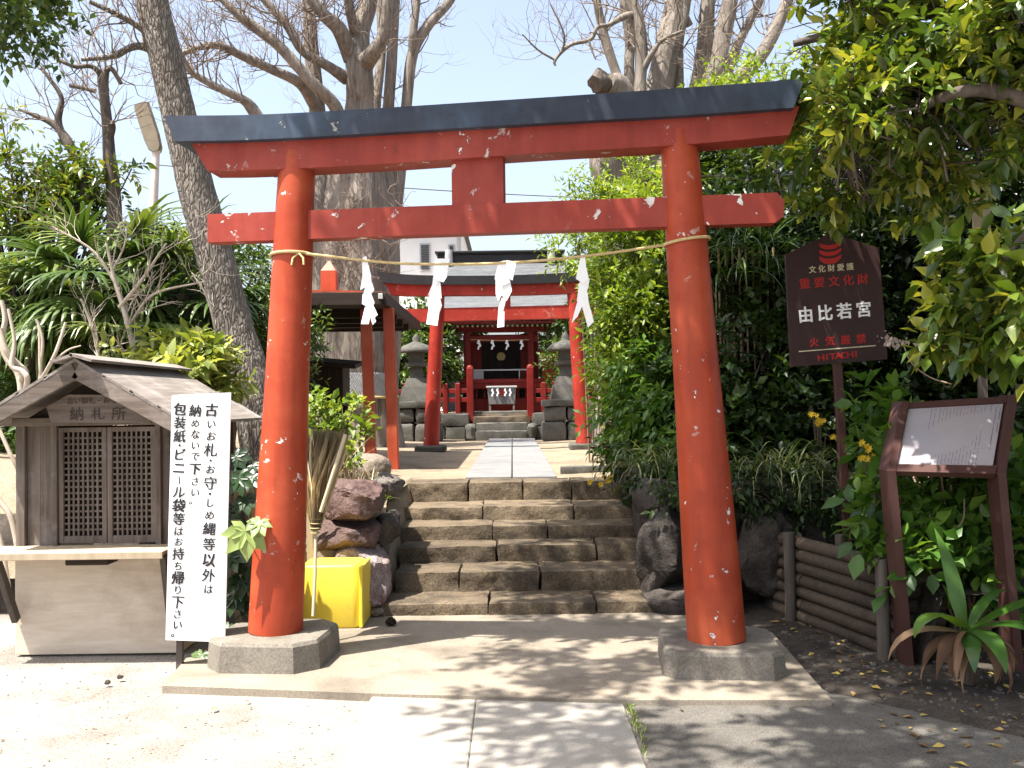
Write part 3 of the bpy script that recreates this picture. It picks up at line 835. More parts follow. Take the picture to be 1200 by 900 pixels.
# simple ring round the left pillar, then the span, then a ring round the right pillar
ring = [TP(so + r1 * math.cos(t), zl + .008 * math.sin(t), r1 * math.sin(t)) for t in np.linspace(0, 2 * math.pi, 28)]
mb.tube(ring, .0095, 6)
so2, fo2 = pill((840, 757), (795, 168), 2.3); r2 = lerp(.162, .101, fo2) + .011
zr = TS(826, 279.5, 0)[1]; zr0 = TS(783, 287.5, 0)[1]
ring = [TP(so2 + r2 * math.cos(t), lerp(zr0, zr, (1 + math.cos(t)) / 2), r2 * math.sin(t)) for t in np.linspace(0, 2 * math.pi, 28)]
mb.tube(ring, .0095, 6)
span = catmull([TP(so + r1 * .8, zl, r1 * .6)] + [TP(*TS(a, b, .06), .06) for a, b in pl[1:-1]] + [TP(so2 - r2, zr0, r2 * .1)], 8)
mb.tube(span, .0085, 6)
# loose knot ends
for s in (-1, 1):
    mb.tube([TP(so + r1 * .55, zl, r1 * .85), TP(so + r1 * .55 + .03 * s, zl - .03, r1 * .95), TP(so + r1 * .55 + .035 * s, zl - .07, r1)], .007, 5)
rope = mb.build('straw_rope', M['rope'], None); tag(rope, 'thin straw rope tied between the pillars of the large front gate', 'rope')

# zigzag paper streamers on the rope
def streamer(name, label, px, py, segs, group, f2=None, m='paper', lo=.06):
    """segs: polygons in photo pixels with a depth step: each a strip of folded paper"""
    mb = MB()
    for poly, d0, d1 in segs:
        n = len(poly); ins = []
        for i, (a, b) in enumerate(poly):
            fr = (b - min(q[1] for q in poly)) / max(1e-6, max(q[1] for q in poly) - min(q[1] for q in poly))
            ins.append((*TS(px + a, py + b, lo), lo + lerp(d0, d1, fr)))
        fr_ = [TP(s, z, o) for s, z, o in ins]; bk = [TP(s, z, o - .0012) for s, z, o in ins]
        mb.hexa(bk, fr_)
    o = mb.build(name, M[m], None); tag(o, label, 'paper streamer', group); return o
SG = 'paper streamers hanging on the rope of the front gate'
streamer('paper_streamer', 'narrow folded white paper streamer nearest the left pillar of the front gate', 424, 300, [
    ([(0, 3), (5, 0), (11, 22), (12, 32), (-1, 40), (1, 22)], 0, .012), ([(6, 30), (13, 32), (15, 40), (10, 46), (2, 45)], .014, .004),
    ([(1, 45), (11, 43), (15, 55), (10, 62), (0, 56)], .006, -.006), ([(6, 55), (12, 55), (19, 69), (13, 74), (5, 62)], -.002, .014),
    ([(4, 60), (12, 58), (9, 80), (0, 80)], .004, .02), ([(9, 64), (15, 68), (17, 77), (13, 81), (8, 66)], .016, .005)], SG)
streamer('paper_streamer', 'broad topped white paper streamer second along the gate rope with a square tail', 503, 303, [
    ([(7, 0), (24, 0), (21, 22), (17, 28), (5, 24), (6, 10)], 0, .014), ([(5, 22), (14, 20), (9, 34), (-2, 44), (4, 30)], .012, 0),
    ([(5, 26), (13, 27), (15, 47), (6, 46), (0, 45)], .002, .012), ([(1, 42), (12, 40), (15, 55), (13, 62), (-4, 55)], .014, .002),
    ([(0, 55), (13, 57), (10, 79), (-3, 77)], .006, .016)], SG)
streamer('paper_streamer', 'wide forked white paper streamer third along the gate rope with a thin twisted tail', 580, 305, [
    ([(4, 2), (12, 0), (17, 12), (18, 26), (10, 30), (0, 22)], 0, .015), ([(13, 0), (25, 2), (21, 24), (14, 20)], .006, .02),
    ([(1, 22), (9, 22), (10, 38), (4, 48), (1, 40)], .014, .004), ([(9, 26), (18, 24), (20, 36), (14, 48), (7, 40)], .002, .014),
    ([(8, 44), (14, 44), (10, 58), (4, 64), (4, 56)], .008, -.004), ([(4, 58), (11, 60), (11, 78), (3, 79)], .0, .012)], SG)
streamer('paper_streamer', 'long white paper streamer nearest the right pillar with two spread tails', 676, 297, [
    ([(5, 0), (9, 0), (11, 16), (14, 30), (8, 36), (-1, 30)], 0, .014), ([(7, 28), (15, 30), (13, 42), (6, 46), (1, 38)], .012, 0),
    ([(2, 40), (11, 38), (14, 56), (8, 62), (0, 56)], .004, .014), ([(2, 52), (9, 56), (1, 74), (-6, 82), (-2, 66)], .01, .02),
    ([(8, 52), (13, 54), (20, 80), (13, 87), (6, 62)], .016, .004)], SG)
# ================================================================== SECOND TORII GATE
Y2 = 14.9
def P2(px, py, d=0.0): return W(px, py, Y2 - d)
g2t = thing('torii_gate', 'smaller vermilion torii gate in the courtyard with an upturned black top beam', 'torii gate', (-.07, Y2, ZT))
for (xb, xt, yt) in ((505, 513.5, 344), (685, 672, 341)):
    b = W(xb, 528, Y2); t = W(xt, yt, Y2); mb = MB()
    mb.tube([(lerp(b.x, t.x, f), Y2, lerp(ZT - .02, t.z, f)) for f in np.linspace(0, 1, 12)], [lerp(.122, .10, f) for f in np.linspace(0, 1, 12)], 28)
    mb.build('pillar', M['red_old'], g2t)
    mb = MB(); mb.box((b.x, Y2, ZT + .03), (.46, .46, .10), None, .02); mb.build('foot_block', M['mossy'], g2t)
def poly2(pts, d): return [tuple(x) for x in catmull([(W(a, b, Y2 - d).x, W(a, b, Y2 - d).z) for a, b in pts], 5)]
f2 = lambda s, z, off: Vector((s, Y2 - off, z))
mb = MB()
top = poly2([(441, 317.5), (475, 321.5), (530, 323), (592, 322.5), (655, 320), (710, 316), (744, 310.5)], .14)
bot = poly2([(448, 331), (478, 333.2), (530, 333.5), (592, 333), (655, 331), (708, 327.5), (738, 323)], .14)
beam_mesh(mb, top, bot, .14, -.14, f2); mb.build('top_beam', M['black'], g2t)
mb = MB()
top = poly2([(451, 331.4), (478, 333.4), (530, 333.6), (592, 333.1), (655, 331.2), (708, 327.8), (736, 323.4)], .09)
bot = poly2([(458, 345), (480, 346.4), (530, 346), (592, 345.6), (655, 344), (706, 341), (731, 338)], .09)
beam_mesh(mb, top, bot, .09, -.09, f2); mb.build('lintel', M['red_old'], g2t)
a = W(459, 366, Y2); b = W(727, 358, Y2)
mb = MB(); mb.beam((a.x, Y2, (a.z + b.z) / 2 - .09), (b.x, Y2, (a.z + b.z) / 2 - .05), .10, .205, bev=.006); mb.build('tie_beam', M['red_old'], g2t)
a = W(592, 346, Y2); mb = MB(); mb.box((a.x, Y2, a.z - .13), (.16, .09, .30), None, .004); mb.build('strut', M['red_old'], g2t)

# ================================================================== SHRINE
YS = 21.2
cx = W(587, 440, YS).x
sh = thing('shrine_building', 'small red shrine hall with a grey roof at the end of the stone path', 'shrine', (cx, 22.2, 1.25))
def part(name, m, fn, par=None):
    mb = MB(); fn(mb); return mb.build(name, M[m], par or sh)
zfl = 1.93; zev = 3.12
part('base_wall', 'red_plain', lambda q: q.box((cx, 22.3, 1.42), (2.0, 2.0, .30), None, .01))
def balus(q):
    for k in range(9):
        x = cx - .72 + k * .18
        q.lathe([(.022, 0), (.035, .06), (.022, .12), (.04, .2), (.022, .28), (.03, .34)], (x, 21.25, 1.57), 10)
part('baluster_row', 'red_plain', balus)
part('under_floor', 'black', lambda q: q.box((cx, 22.3, 1.74), (1.7, 1.6, .34)))
part('floor', 'red_plain', lambda q: (q.box((cx, 22.2, 1.935), (2.1, 2.2, .09), None, .008), q.box((cx, 21.13, 1.83), (2.06, .07, .11), None, .006)))
for x in (548.5, 622.5):
    q = W(x, 440, 21.25); part('column', 'red_plain', lambda m_, q=q: m_.box((q.x, 21.25, (1.5 + zev) / 2), (.125, .125, zev - 1.5), None, .012))
for x in (-.78, .78):
    part('column', 'red_plain', lambda m_, x=x: m_.box((cx + x, 22.0, 2.5), (.11, .11, 1.2), None, .01))
part('head_beam', 'red_plain', lambda q: (q.box((cx, 21.25, 2.86), (1.62, .09, .13), None, .006), q.box((cx, 21.22, 3.06), (2.0, .12, .12), None, .006)))
part('lower_rail', 'metal', lambda q: (q.beam((cx - .60, 21.32, 2.18), (cx + .60, 21.32, 2.18), .03, .03), q.box((cx + .40, 21.32, 2.07), (.025, .025, .22)), q.box((cx - .40, 21.32, 2.07), (.025, .025, .22)), q.box((cx - .5, 21.36, 2.07), (.24, .03, .18))))
for s in (-1, 1):
    part('side_wall', 'red_plain', lambda q, s=s: q.box((cx + s * .60, 22.0, 2.48), (.32, .06, 1.06)))
part('interior_shade_panel', 'black', lambda q: q.box((cx, 22.55, 2.48), (1.7, .06, 1.1)))  # black panel stands in for the shadowed interior
door = part('lattice_door', 'darkwood_z', lambda q: [q.box((cx - .42 + k * .07, 22.05, 2.36), (.018, .02, .76)) for k in range(13)] + [q.box((cx, 22.06, 2.0 + j * .36), (.9, .025, .04)) for j in range(3)])
part('mirror', 'gold', lambda q: q.prism([(.095 * math.cos(t), .095 * math.sin(t)) for t in np.linspace(0, 2 * math.pi, 24, endpoint=False)], lambda a, b, d: (cx + a, 21.95 - d, 2.50 + b), .012, -.012))
part('mirror_stand', 'darkwood_x', lambda q: (q.box((cx, 21.95, 2.22), (.05, .05, .40)), q.box((cx, 21.95, 2.02), (.26, .16, .08))))
# eaves: rafters with pale ends
def raft(q):
    for k in range(26):
        x = cx - 1.32 + k * 2.64 / 25
        q.beam((x, 20.78, 3.10), (x, 22.2, 3.62), .042, .055)
rf = part('rafter_row', 'red_plain', raft)
part('rafter_end_row', 'gold', lambda q: [q.box((cx - 1.32 + k * 2.64 / 25, 20.772, 3.099), (.036, .012, .048)) for k in range(26)], rf)
part('eave_board', 'red_plain', lambda q: (q.box((cx, 20.74, 3.165), (2.8, .06, .05)), q.beam((cx - 1.4, 21.3, 3.42), (cx + 1.4, 21.3, 3.42), 1.2, .012, up=(0, -.36, 1))))
# curved roof
prof = [(20.62, 3.28), (21.0, 3.41), (21.5, 3.68), (22.0, 4.10), (22.5, 4.58), (22.75, 4.74)]
def roof(q):
    pr = catmull(prof, 4); th = .06
    for sgn in (1, -1):
        n = len(pr); vs = []
        for x in (cx - 1.48, cx + 1.48):
            for y, z in pr:
                yy = y if sgn > 0 else 2 * 22.75 - y
                vs.append((x, yy, z + .02)); 
            for y, z in pr:
                yy = y if sgn > 0 else 2 * 22.75 - y
                vs.append((x, yy, z - th + .02))
        o = 2 * n; fs = []
        for i in range(n - 1):
            fs += [(i, i + 1, o + i + 1, o + i), (n + i, o + n + i, o + n + i + 1, n + i + 1), (i, n + i, n + i + 1, i + 1), (o + i, o + i + 1, o + n + i + 1, o + n + i)]
        fs.append((0, o, o + n, n)); q.add(vs, fs, False)
part('roof', 'shingle', roof)
part('ridge', 'black', lambda q: (q.box((cx, 22.75, 4.80), (2.9, .34, .20), None, .02), q.box((cx, 22.75, 4.95), (3.0, .44, .05), None, .01)))
for x in (-1.18, 1.18):
    part('ridge_billet', 'metal', lambda q, x=x: q.lathe([(.085, -.01), (.095, .06), (.085, .30)], (cx + x, 22.56, 4.70), 16))
for s in (-1, 1):
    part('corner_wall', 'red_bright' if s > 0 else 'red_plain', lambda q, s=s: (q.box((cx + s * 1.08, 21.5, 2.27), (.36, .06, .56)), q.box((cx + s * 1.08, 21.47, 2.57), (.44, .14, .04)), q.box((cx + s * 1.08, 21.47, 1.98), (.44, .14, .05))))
# offering box in front of the hall
ob = thing('offering_box', 'grey slatted offering box with four paper strips in front of the shrine hall', 'offering box', (cx, 20.6, 1.3))
q0, q1 = W(571, 452, 20.5), W(605, 474, 20.5)
bc = (q0.x + q1.x) / 2
mb = MB(); mb.hexa([(bc - .27, 20.42, 1.44), (bc + .27, 20.42, 1.44), (bc + .27, 20.8, 1.44), (bc - .27, 20.8, 1.44)], [(bc - .30, 20.38, 1.78), (bc + .30, 20.38, 1.78), (bc + .30, 20.84, 1.78), (bc - .30, 20.84, 1.78)])
mb.build('body', surf('grey painted box', (.30, .29, .30), (.38, .37, .38), 4, bump=.1), ob)
mb = MB(); mb.box((bc, 20.61, 1.80), (.64, .5, .035), None, .005); mb.build('lid_frame', M['metal'], ob)
for sx in (-1, 1):
    for yy in (20.45, 20.77):
        mb = MB(); mb.box((bc + sx * .25, yy, 1.345), (.04, .04, .19)); mb.build('leg', M['wood_z'], ob)
mb = MB(); mb.box((bc, 20.374, 1.685), (.085, .012, .13)); mb.build('crest_panel', M['red_plain'], ob)
for k, x in enumerate((-.19, -.085, .075, .175)):
    mb = MB(); z = 1.765
    for j in range(3):
        xx = bc + x + (.012 if j % 2 else -.006)
        mb.box((xx, 20.368 - .004 * j, z - .03 - j * .05), (.032, .003, .06), Matrix.Rotation(.25 * (-1) ** j, 3, 'Y'))
    mb.build('paper_strip', M['paper'], ob)
# four paper strips on a thin cord between the columns
mb = MB(); mb.tube([W(552, 398, 21.1), W(587, 399, 21.1), W(620, 398, 21.1)], .008, 5)
tag(mb.build('cord', M['rope'], None), 'thin cord with paper strips across the front of the shrine hall', 'cord')
for k, x in enumerate((561, 577, 594, 611)):
    mb = MB(); q = W(x, 398.5, 21.07)
    for j in range(3):
        mb.box((q.x + (.02 if j % 2 else -.005), q.y - .004 * j, q.z - .04 - j * .062), (.05 - .008 * j, .003, .085), Matrix.Rotation(.3 * (-1) ** j, 3, 'Y'))
    tag(mb.build('paper_strip', M['paper'], None), ('leftmost of the four tiny paper strips across the shrine front', 'tiny white paper strip left of the mirror at the shrine front', 'tiny white paper strip right of the mirror at the shrine front', 'rightmost of the four tiny paper strips across the shrine front')[k], 'paper strip', 'paper strips across the shrine front')

# stone platform, steps and cheek stones below the shrine
pf = thing('stone_platform', 'cut stone platform carrying the red shrine hall and its fence', 'platform', (cx, 22, ZT))
mb = MB(); rr = random.Random(3)
for side in (-1, 1):
    mb = MB()
    for row, (za, zb) in enumerate(((ZT - .05, 1.0), (1.005, 1.26))):
        x = .62
        while x < 4.2:
            w = rr.uniform(.4, .75); xa, xb = cx + side * x, cx + side * (x + w)
            rough_box(mb, min(xa, xb) + .004, max(xa, xb) - .004, 19.5, 20.0, za, zb, .09, .012, seed=row * 5 + int(x * 7) + side, bev=.02); x += w
    mb.build('edge_stone_row', M['mossy'], pf)
mb = MB(); mb.box((cx, 23.0, 1.12), (8.6, 6.2, .25)); mb.build('fill', M['terrace'], pf)
ss = thing('stone_steps', 'four mossy stone steps climbing to the shrine platform between cheek stones', 'steps', (cx, 19, ZT))
xa, xb = W(557, 505, 19).x, W(618, 505, 19).x
for k, (y0, y1, za, zb) in enumerate(((18.82, 19.2, ZT - .05, .93), (19.14, 19.55, .85, 1.08), (19.5, 20.0, 1.0, 1.20), (19.9, 20.5, 1.1, 1.30))):
    mb = MB(); e = 0 if k < 2 else .07
    for a, b in ((xa - e, xb + e),): rough_box(mb, a + .003, b - .003, y0, y1, za, zb, .08, .010, seed=k * 3, bev=.015)
    mb.build('step', M['mossy'] if k != 2 else M['step'], ss)
for px in (550.5, 624.5):
    q = W(px, 505, 18.95); mb = MB()
    rough_box(mb, q.x - .10, q.x + .10, 18.8, 19.6, ZT - .03, 1.06, .06, .015, seed=int(px), bev=.05); mb.build('cheek_stone', M['mossy'], ss)

# vermilion fence with tall gate posts
def fence(name, label, xs_px, rails, Y, post_top, gp):
    t = thing(name, label, 'fence', (W(xs_px[0], 495, Y).x, Y, 1.2), 'red fences in front of the shrine')
    for k, x in enumerate(xs_px):
        q = W(x, 497, Y); top = W(x, post_top[k], Y).z
        mb = MB()
        w = .10 if k != gp else .135
        mb.box((q.x, Y, (1.09 + top) / 2), (w, w, top - 1.09), None, .012)
        if k == gp: mb.lathe([(.066, 0), (.062, .03), (.03, .05)], (q.x, Y, top), 12)
        mb.build('post', M['red_plain'], t)
    xl = W(min(xs_px), 497, Y).x; xr = W(max(xs_px), 497, Y).x
    for k, y in enumerate(rails):
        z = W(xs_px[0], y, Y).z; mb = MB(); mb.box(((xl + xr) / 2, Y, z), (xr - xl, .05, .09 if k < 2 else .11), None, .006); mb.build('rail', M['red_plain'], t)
    return t
fence('shrine_fence', 'red post and rail fence ending at the gate post left of the shrine steps', (551.5, 537, 522.5, 492, 476, 462, 448), (458, 468.5, 494), 19.85, (431, 449, 449.5, 449, 449, 449, 449), 0)
fence('shrine_fence', 'red post and rail fence ending at the gate post right of the shrine steps', (622, 637.5, 651, 683, 700, 716), (458, 468.5, 494), 19.85, (430, 448, 447, 447, 447, 447), 0)
# low red board panel of the left fence
# stone lanterns
def lantern(px, label, Yl):
    x = W(px, 500, Yl).x
    t = thing('stone_lantern', label, 'stone lantern', (x, Yl, ZT), 'stone lanterns beside the shrine steps')
    def pt(name, fn, m='mossy'):
        mb = MB(); fn(mb); return mb.build(name, M[m], t)
    def base(q):
        for row, (za, zb, w0) in enumerate(((ZT - .04, ZT + .34, .47), (ZT + .345, ZT + .62, .43))):
            for a, b in ((-w0, -.02), (.0, w0)): rough_box(q, x + a, x + b - .004, Yl - w0, Yl + w0, za, zb, .07, .015, seed=row + int(px), bev=.03)
        rough_box(q, x - .47, x + .47, Yl - .47, Yl + .47, ZT + .625, ZT + .75, .08, .010, seed=int(px) + 3, bev=.02)
    pt('pedestal', base)
    def sq(q, rings):
        for (za, wa), (zb, wb) in zip(rings[:-1], rings[1:]):
            q.hexa([(x + a * wa, Yl + b * wa, za) for a, b in ((-1, -1), (1, -1), (1, 1), (-1, 1))], [(x + a * wb, Yl + b * wb, zb) for a, b in ((-1, -1), (1, -1), (1, 1), (-1, 1))])
    z = ZT + .75
    pt('plinth', lambda q: sq(q, [(z, .30), (z + .28, .25), (z + .281, .22), (z + .44, .17)]))
    pt('shaft', lambda q: sq(q, [(z + .44, .12), (z + .66, .105)]))
    pt('fire_box', lambda q: sq(q, [(z + .66, .19), (z + .73, .20), (z + .731, .14), (z + .94, .13)]))
    pt('cap', lambda q: (q.lathe([(.34, z + .93), (.36, z + .96), (.26, z + 1.05), (.11, z + 1.11), (.06, z + 1.14), (.08, z + 1.20), (.0, z + 1.30)], (x, Yl, 0), 20)))
lantern(489, 'stone lantern on a stacked base left of the shrine steps', 18.6)
lantern(664, 'stone lantern on a stacked base right of the shrine steps', 18.6)
# pale cut stone block beyond the left fence
mb = MB(); mb.box((W(529, 470, 20.9).x, 20.9, 1.62), (.34, .3, .64), None, .01)
tag(mb.build('stone_post', M['granite'], None), 'pale square stone post seen through the left shrine fence', 'stone post')
# low kerb stones right of the upper path
mb = MB()
for a, b in ((.48, .98), (.99, 1.5)): rough_box(mb, a, b, 10.05, 10.2, ZT - .04, ZT + .06, .06, .008, seed=int(a * 10), bev=.012)
tag(mb.build('kerb_stone_row', M['mossy'], None), 'low row of kerb stones on the earth right of the upper path', 'kerb')

# ================================================================== OPEN ROOFED SHELTER ON THE LEFT
kx0, kx1 = -2.8, -1.385
ks = thing('votive_shelter', 'open shelter with red posts and a dark boarded roof left of the path', 'shelter', (-2.0, 12, ZT))
za = 2.58
mb = MB(); mb.hexa([(kx0, 10.66, za), (kx1, 10.66, za), (kx1, 14.46, za), (kx0, 14.46, za)], [(kx0, 10.66, za + .03), (kx1, 10.66, za + .03), (kx1, 14.46, za + .03), (kx0, 14.46, za + .03)])
# low pitched roof: boards under, red sheet on top
rfp = MB(); c0 = -2.02
rfp.hexa([(kx0, 10.62, za + .10), (c0, 10.62, za + .13), (c0, 14.5, za + .13), (kx0, 14.5, za + .10)], [(kx0, 10.62, za + .125), (c0, 10.62, za + .155), (c0, 14.5, za + .155), (kx0, 14.5, za + .125)])
rfp.hexa([(c0, 10.62, za + .13), (kx1, 10.62, za + .10), (kx1, 14.5, za + .10), (c0, 14.5, za + .13)], [(c0, 10.62, za + .155), (kx1, 10.62, za + .125), (kx1, 14.5, za + .125), (c0, 14.5, za + .155)])
rfp.build('roof_sheet', M['red_bright'], ks)
mb.build('roof_boarding', M['darkwood_y'], ks)
mb = MB()
mb.box(((kx0 + kx1) / 2, 10.60, za + .05), (kx1 - kx0, .04, .14), None, .004); mb.build('front_fascia', M['darkwood_x'], ks)
mb = MB(); mb.box((kx1 + .02, 12.56, za + .05), (.04, 3.9, .13), None, .004); mb.build('side_fascia', M['darkwood_y'], ks)
for y in (11.35, 12.1, 12.8, 13.5):
    mb = MB(); mb.box(((kx0 + kx1) / 2, y, za - .05), (kx1 - kx0 - .06, .06, .09)); mb.build('rafter', M['darkwood_x'], ks)
for (pxx, pyb, Yp) in ((461, 549, 10.96), (434.5, 549, 11.02), (330, 545, 10.96), (336, 540, 13.6)):
    q = W(pxx, 470, Yp); mb = MB(); mb.beam((q.x - .0, Yp, ZT - .05), (q.x - .045, Yp, za - .02), .118, .118, up=(0, 1, 0), bev=.008); mb.build('post', M['red_bright'], ks)
q = W(386, 322, 11.2)
mb = MB(); w = .085; zt_ = W(386, 318, 11.2).z; zz = W(386, 306, 11.2).z
mb.hexa([(q.x - w, 11.12, za + .1), (q.x + w, 11.12, za + .1), (q.x + w, 11.28, za + .1), (q.x - w, 11.28, za + .1)], [(q.x - w, 11.12, zt_), (q.x + w, 11.12, zt_), (q.x + w, 11.28, zt_), (q.x - w, 11.28, zt_)])
mb.hexa([(q.x - w, 11.12, zt_), (q.x + w, 11.12, zt_), (q.x + w, 11.28, zt_), (q.x - w, 11.28, zt_)], [(q.x - .01, 11.19, zz), (q.x + .01, 11.19, zz), (q.x + .01, 11.21, zz), (q.x - .01, 11.21, zz)])
mb.build('finial', M['red_bright'], ks)
mb = MB(); mb.box((kx1 - .02, 10.575, za + .07), (.05, .03, .06), None, .004); mb.build('roof_clip', M['metal'], ks)
# dark wooden cabinet under the shelter
wc = thing('wooden_cabinet', 'small dark wooden cabinet with its own lid roof under the open shelter', 'cabinet', (-2.22, 11.8, ZT))
mb = MB(); mb.box((-2.25, 11.8, 1.72), (.52, .5, .5), None, .006); mb.build('body', M['darkwood_z'], wc)
mb = MB(); mb.box((-2.25, 11.76, 2.0), (.86, .7, .05), Matrix.Rotation(.10, 3, 'X') @ Matrix.Rotation(.10, 3, 'Y'), .006); mb.build('lid', M['darkwood_x'], wc)
for sx in (-1, 1):
    for yy in (11.6, 12.0):
        mb = MB(); mb.box((-2.25 + sx * .2, yy, 1.12), (.07, .07, .8)); mb.build('leg', M['darkwood_z'], wc)

# ================================================================== WHITE HOUSE BEHIND
YB = 42
hx0, hx1 = W(380, 300, YB).x, W(541, 300, YB).x
hz = W(520, 266, YB).z
wh = thing('white_house', 'white rendered house with dark shutters seen above the courtyard gate', 'house', ((hx0 + hx1) / 2, YB + 4, 0))
mb = MB(); mb.box(((hx0 + hx1) / 2, YB + 4, hz / 2), (hx1 - hx0, 8, hz)); mb.build('wall', M['stucco'], wh)
mb = MB(); mb.hexa([(hx0 - .4, YB - .5, hz), (hx1 + .2, YB - .5, hz), (hx1 + .2, YB + 8.5, hz), (hx0 - .4, YB + 8.5, hz)], [(hx0 - .4, YB - .5, hz + .15), (hx1 + .2, YB - .5, hz + .15), (hx1 - 1, YB + 3, hz + .75), (hx0 + 1, YB + 3, hz + .75)]); mb.build('roof', M['shutter'], wh)
for x0, x1, y0, y1 in ((493.5, 503, 287, 316), (527, 531.5, 288, 303)):
    a, b = W(x0, y0, YB), W(x1, y1, YB); mb = MB()
    mb.box(((a.x + b.x) / 2, YB - .03, (a.z + b.z) / 2), (b.x - a.x + .12, .06, a.z - b.z + .12)); wd = mb.build('window_frame', M['metal'], wh)
    mb = MB(); n = 14
    for k in range(n): mb.box(((a.x + b.x) / 2, YB - .07, lerp(a.z, b.z, (k + .5) / n)), (b.x - a.x, .03, (a.z - b.z) / n * .7), Matrix.Rotation(.4, 3, 'X'))
    mb.build('shutter', M['shutter'], wd)
mb = MB(); a = W(538, 300, YB); mb.tube([(a.x, YB - .08, .5), (a.x, YB - .08, hz - .2)], .06, 8); mb.build('downpipe', M['metal'], wh)
# ================================================================== BOOTH FOR OLD CHARMS
BY = 5.95; BX0, BX1 = -2.99, -2.02; BXM = -2.505; BD = 1.15
bo = thing('charm_booth', 'weathered wooden booth with lattice doors and a gabled roof left of the front gate', 'booth', (BXM, BY + .5, 0))
def bp(name, m, fn, par=None):
    mb = MB(); fn(mb); return mb.build(name, M[m], par or bo)
bp('base_panel', 'ply', lambda q: (q.box((BXM - .02, BY + .02, .315), (1.0, .02, .62), None, .003),))
for s in (-1, 1): bp('base_side', 'ply', lambda q, s=s: q.box((BXM - .02 + s * .49, BY + .56, .315), (.02, 1.04, .62)))
bp('shelf', 'palewood', lambda q: (q.box((BXM - .085, 5.83, .648), (1.12, .30, .026), None, .004), q.box((BXM - .085, 5.672, .640), (1.13, .016, .042), None, .003)))
bp('drawer_box', 'darkwood_x', lambda q: q.box((BXM - .0, 5.84, .598), (.25, .16, .052), None, .004))
for s in (-1, 1):
    bp('bracket', 'stake', lambda q, s=s: q.beam((BXM - .03 + s * .49, 5.74, .63), (BXM - .03 + s * .465, 5.925, .22), .035, .055, up=(0, 1, 0), bev=.003))
# corner posts, upper wall boards
for x in (BX0, BX1):
    [bp('post', 'wood_z', lambda q, x=x, y=y: q.box((x, y, 1.03), (.055, .055, .79), None, .004)) for y in (BY + .035, BY + BD - .06)]
dl, dr = W(66, 560, BY).x, W(181, 560, BY).x
for a, b in ((BX0 + .03, dl - .035), (dr + .035, BX1 - .03)):
    bp('front_board', 'wood_z', lambda q: [q.box((a + (k + .5) * (b - a) / 2, BY + .045, 1.03), ((b - a) / 2 - .0015, .014, .74), None, .001) for k in range(2)])
for s in (-1, 1): bp('side_wall', 'wood_z', lambda q, s=s: q.box((BXM + s * .472, BY + .56, 1.03), (.014, 1.0, .76)))
bp('interior_shade_panel', 'darkwood_z', lambda q: q.box((BXM, BY + .25, 1.02), (.86, .014, .72)))  # dark sheet added close behind the lattice as the interior's shade
bp('head_beam', 'wood_x', lambda q: q.box((BXM, BY + .02, 1.412), (1.05, .07, .05), None, .004))
[bp('door_post', 'wood_z', lambda q, x=x: q.box((x, BY + .03, 1.025), (.034, .05, .73), None, .003)) for x in (dl - .018, dr + .018)]
dz0, dz1 = .672, 1.375
dm = (dl + dr) / 2
for a, b in ((dl + .002, dm - .002), (dm + .002, dr - .002)):
    st_ = .03
    d = bp('door', 'wood_z', lambda q: (q.box((a + st_ / 2, BY + .035, (dz0 + dz1) / 2), (st_, .026, dz1 - dz0), None, .003), q.box((b - st_ / 2, BY + .035, (dz0 + dz1) / 2), (st_, .026, dz1 - dz0), None, .003),
        q.box(((a + b) / 2, BY + .035, dz1 - .014), (b - a - 2 * st_, .024, .028), None, .002), q.box(((a + b) / 2, BY + .035, dz0 + .022), (b - a - 2 * st_, .024, .044), None, .002)))
    def lat(q):
        xa, xb, z0, z1 = a + st_, b - st_, dz0 + .044, dz1 - .028
        for k in range(1, 8): q.box((lerp(xa, xb, k / 8), BY + .034, (z0 + z1) / 2), (.0115, .010, z1 - z0))
        for k in range(1, 17): q.box(((xa + xb) / 2, BY + .039, lerp(z0, z1, k / 17)), (xb - xa, .010, .0115))
    bp('lattice', 'wood_z', lat, d)
# gable: bargeboards, roof slopes, ridge board, name plaque
zr_, ze_ = 1.765, 1.405; xl_, xr_ = BXM - .64, BXM + .63; yf, yb = 5.62, 7.3
for s, xe in ((-1, xl_), (1, xr_)):
    bp('bargeboard', 'wood_x', lambda q, s=s, xe=xe: q.beam((BXM, yf + .015, zr_ - .055), (xe, yf + .015, ze_ - .045), .026, .095, up=(0, 0, 1), bev=.004))
    def slope(q, s=s, xe=xe):
        n = 4
        for k in range(n):
            f0, f1 = k / n, (k + 1) / n + .03
            a = Vector((lerp(BXM, xe, f0), 0, lerp(zr_, ze_, f0) + .012 - .0)); b = Vector((lerp(BXM, xe, min(1.02, f1)), 0, lerp(zr_, ze_, min(1.02, f1)) + .002))
            th = .014
            q.hexa([(a.x, yf, a.z - th), (b.x, yf, b.z - th), (b.x, yb, b.z - th), (a.x, yb, a.z - th)], [(a.x, yf, a.z + .004), (b.x, yf, b.z + .004), (b.x, yb, b.z + .004), (a.x, yb, a.z + .004)])
    bp('roof_slope', 'roofwood', slope)
bp('ridge_board', 'roofwood', lambda q: (q.beam((BXM - .055, yf - .05, zr_ + .012), (BXM - .055, yb + .03, zr_ + .012), .13, .016, up=(-.3, 0, 1)), q.beam((BXM + .055, yf - .05, zr_ + .016), (BXM + .055, yb + .03, zr_ + .016), .13, .016, up=(.3, 0, 1))))
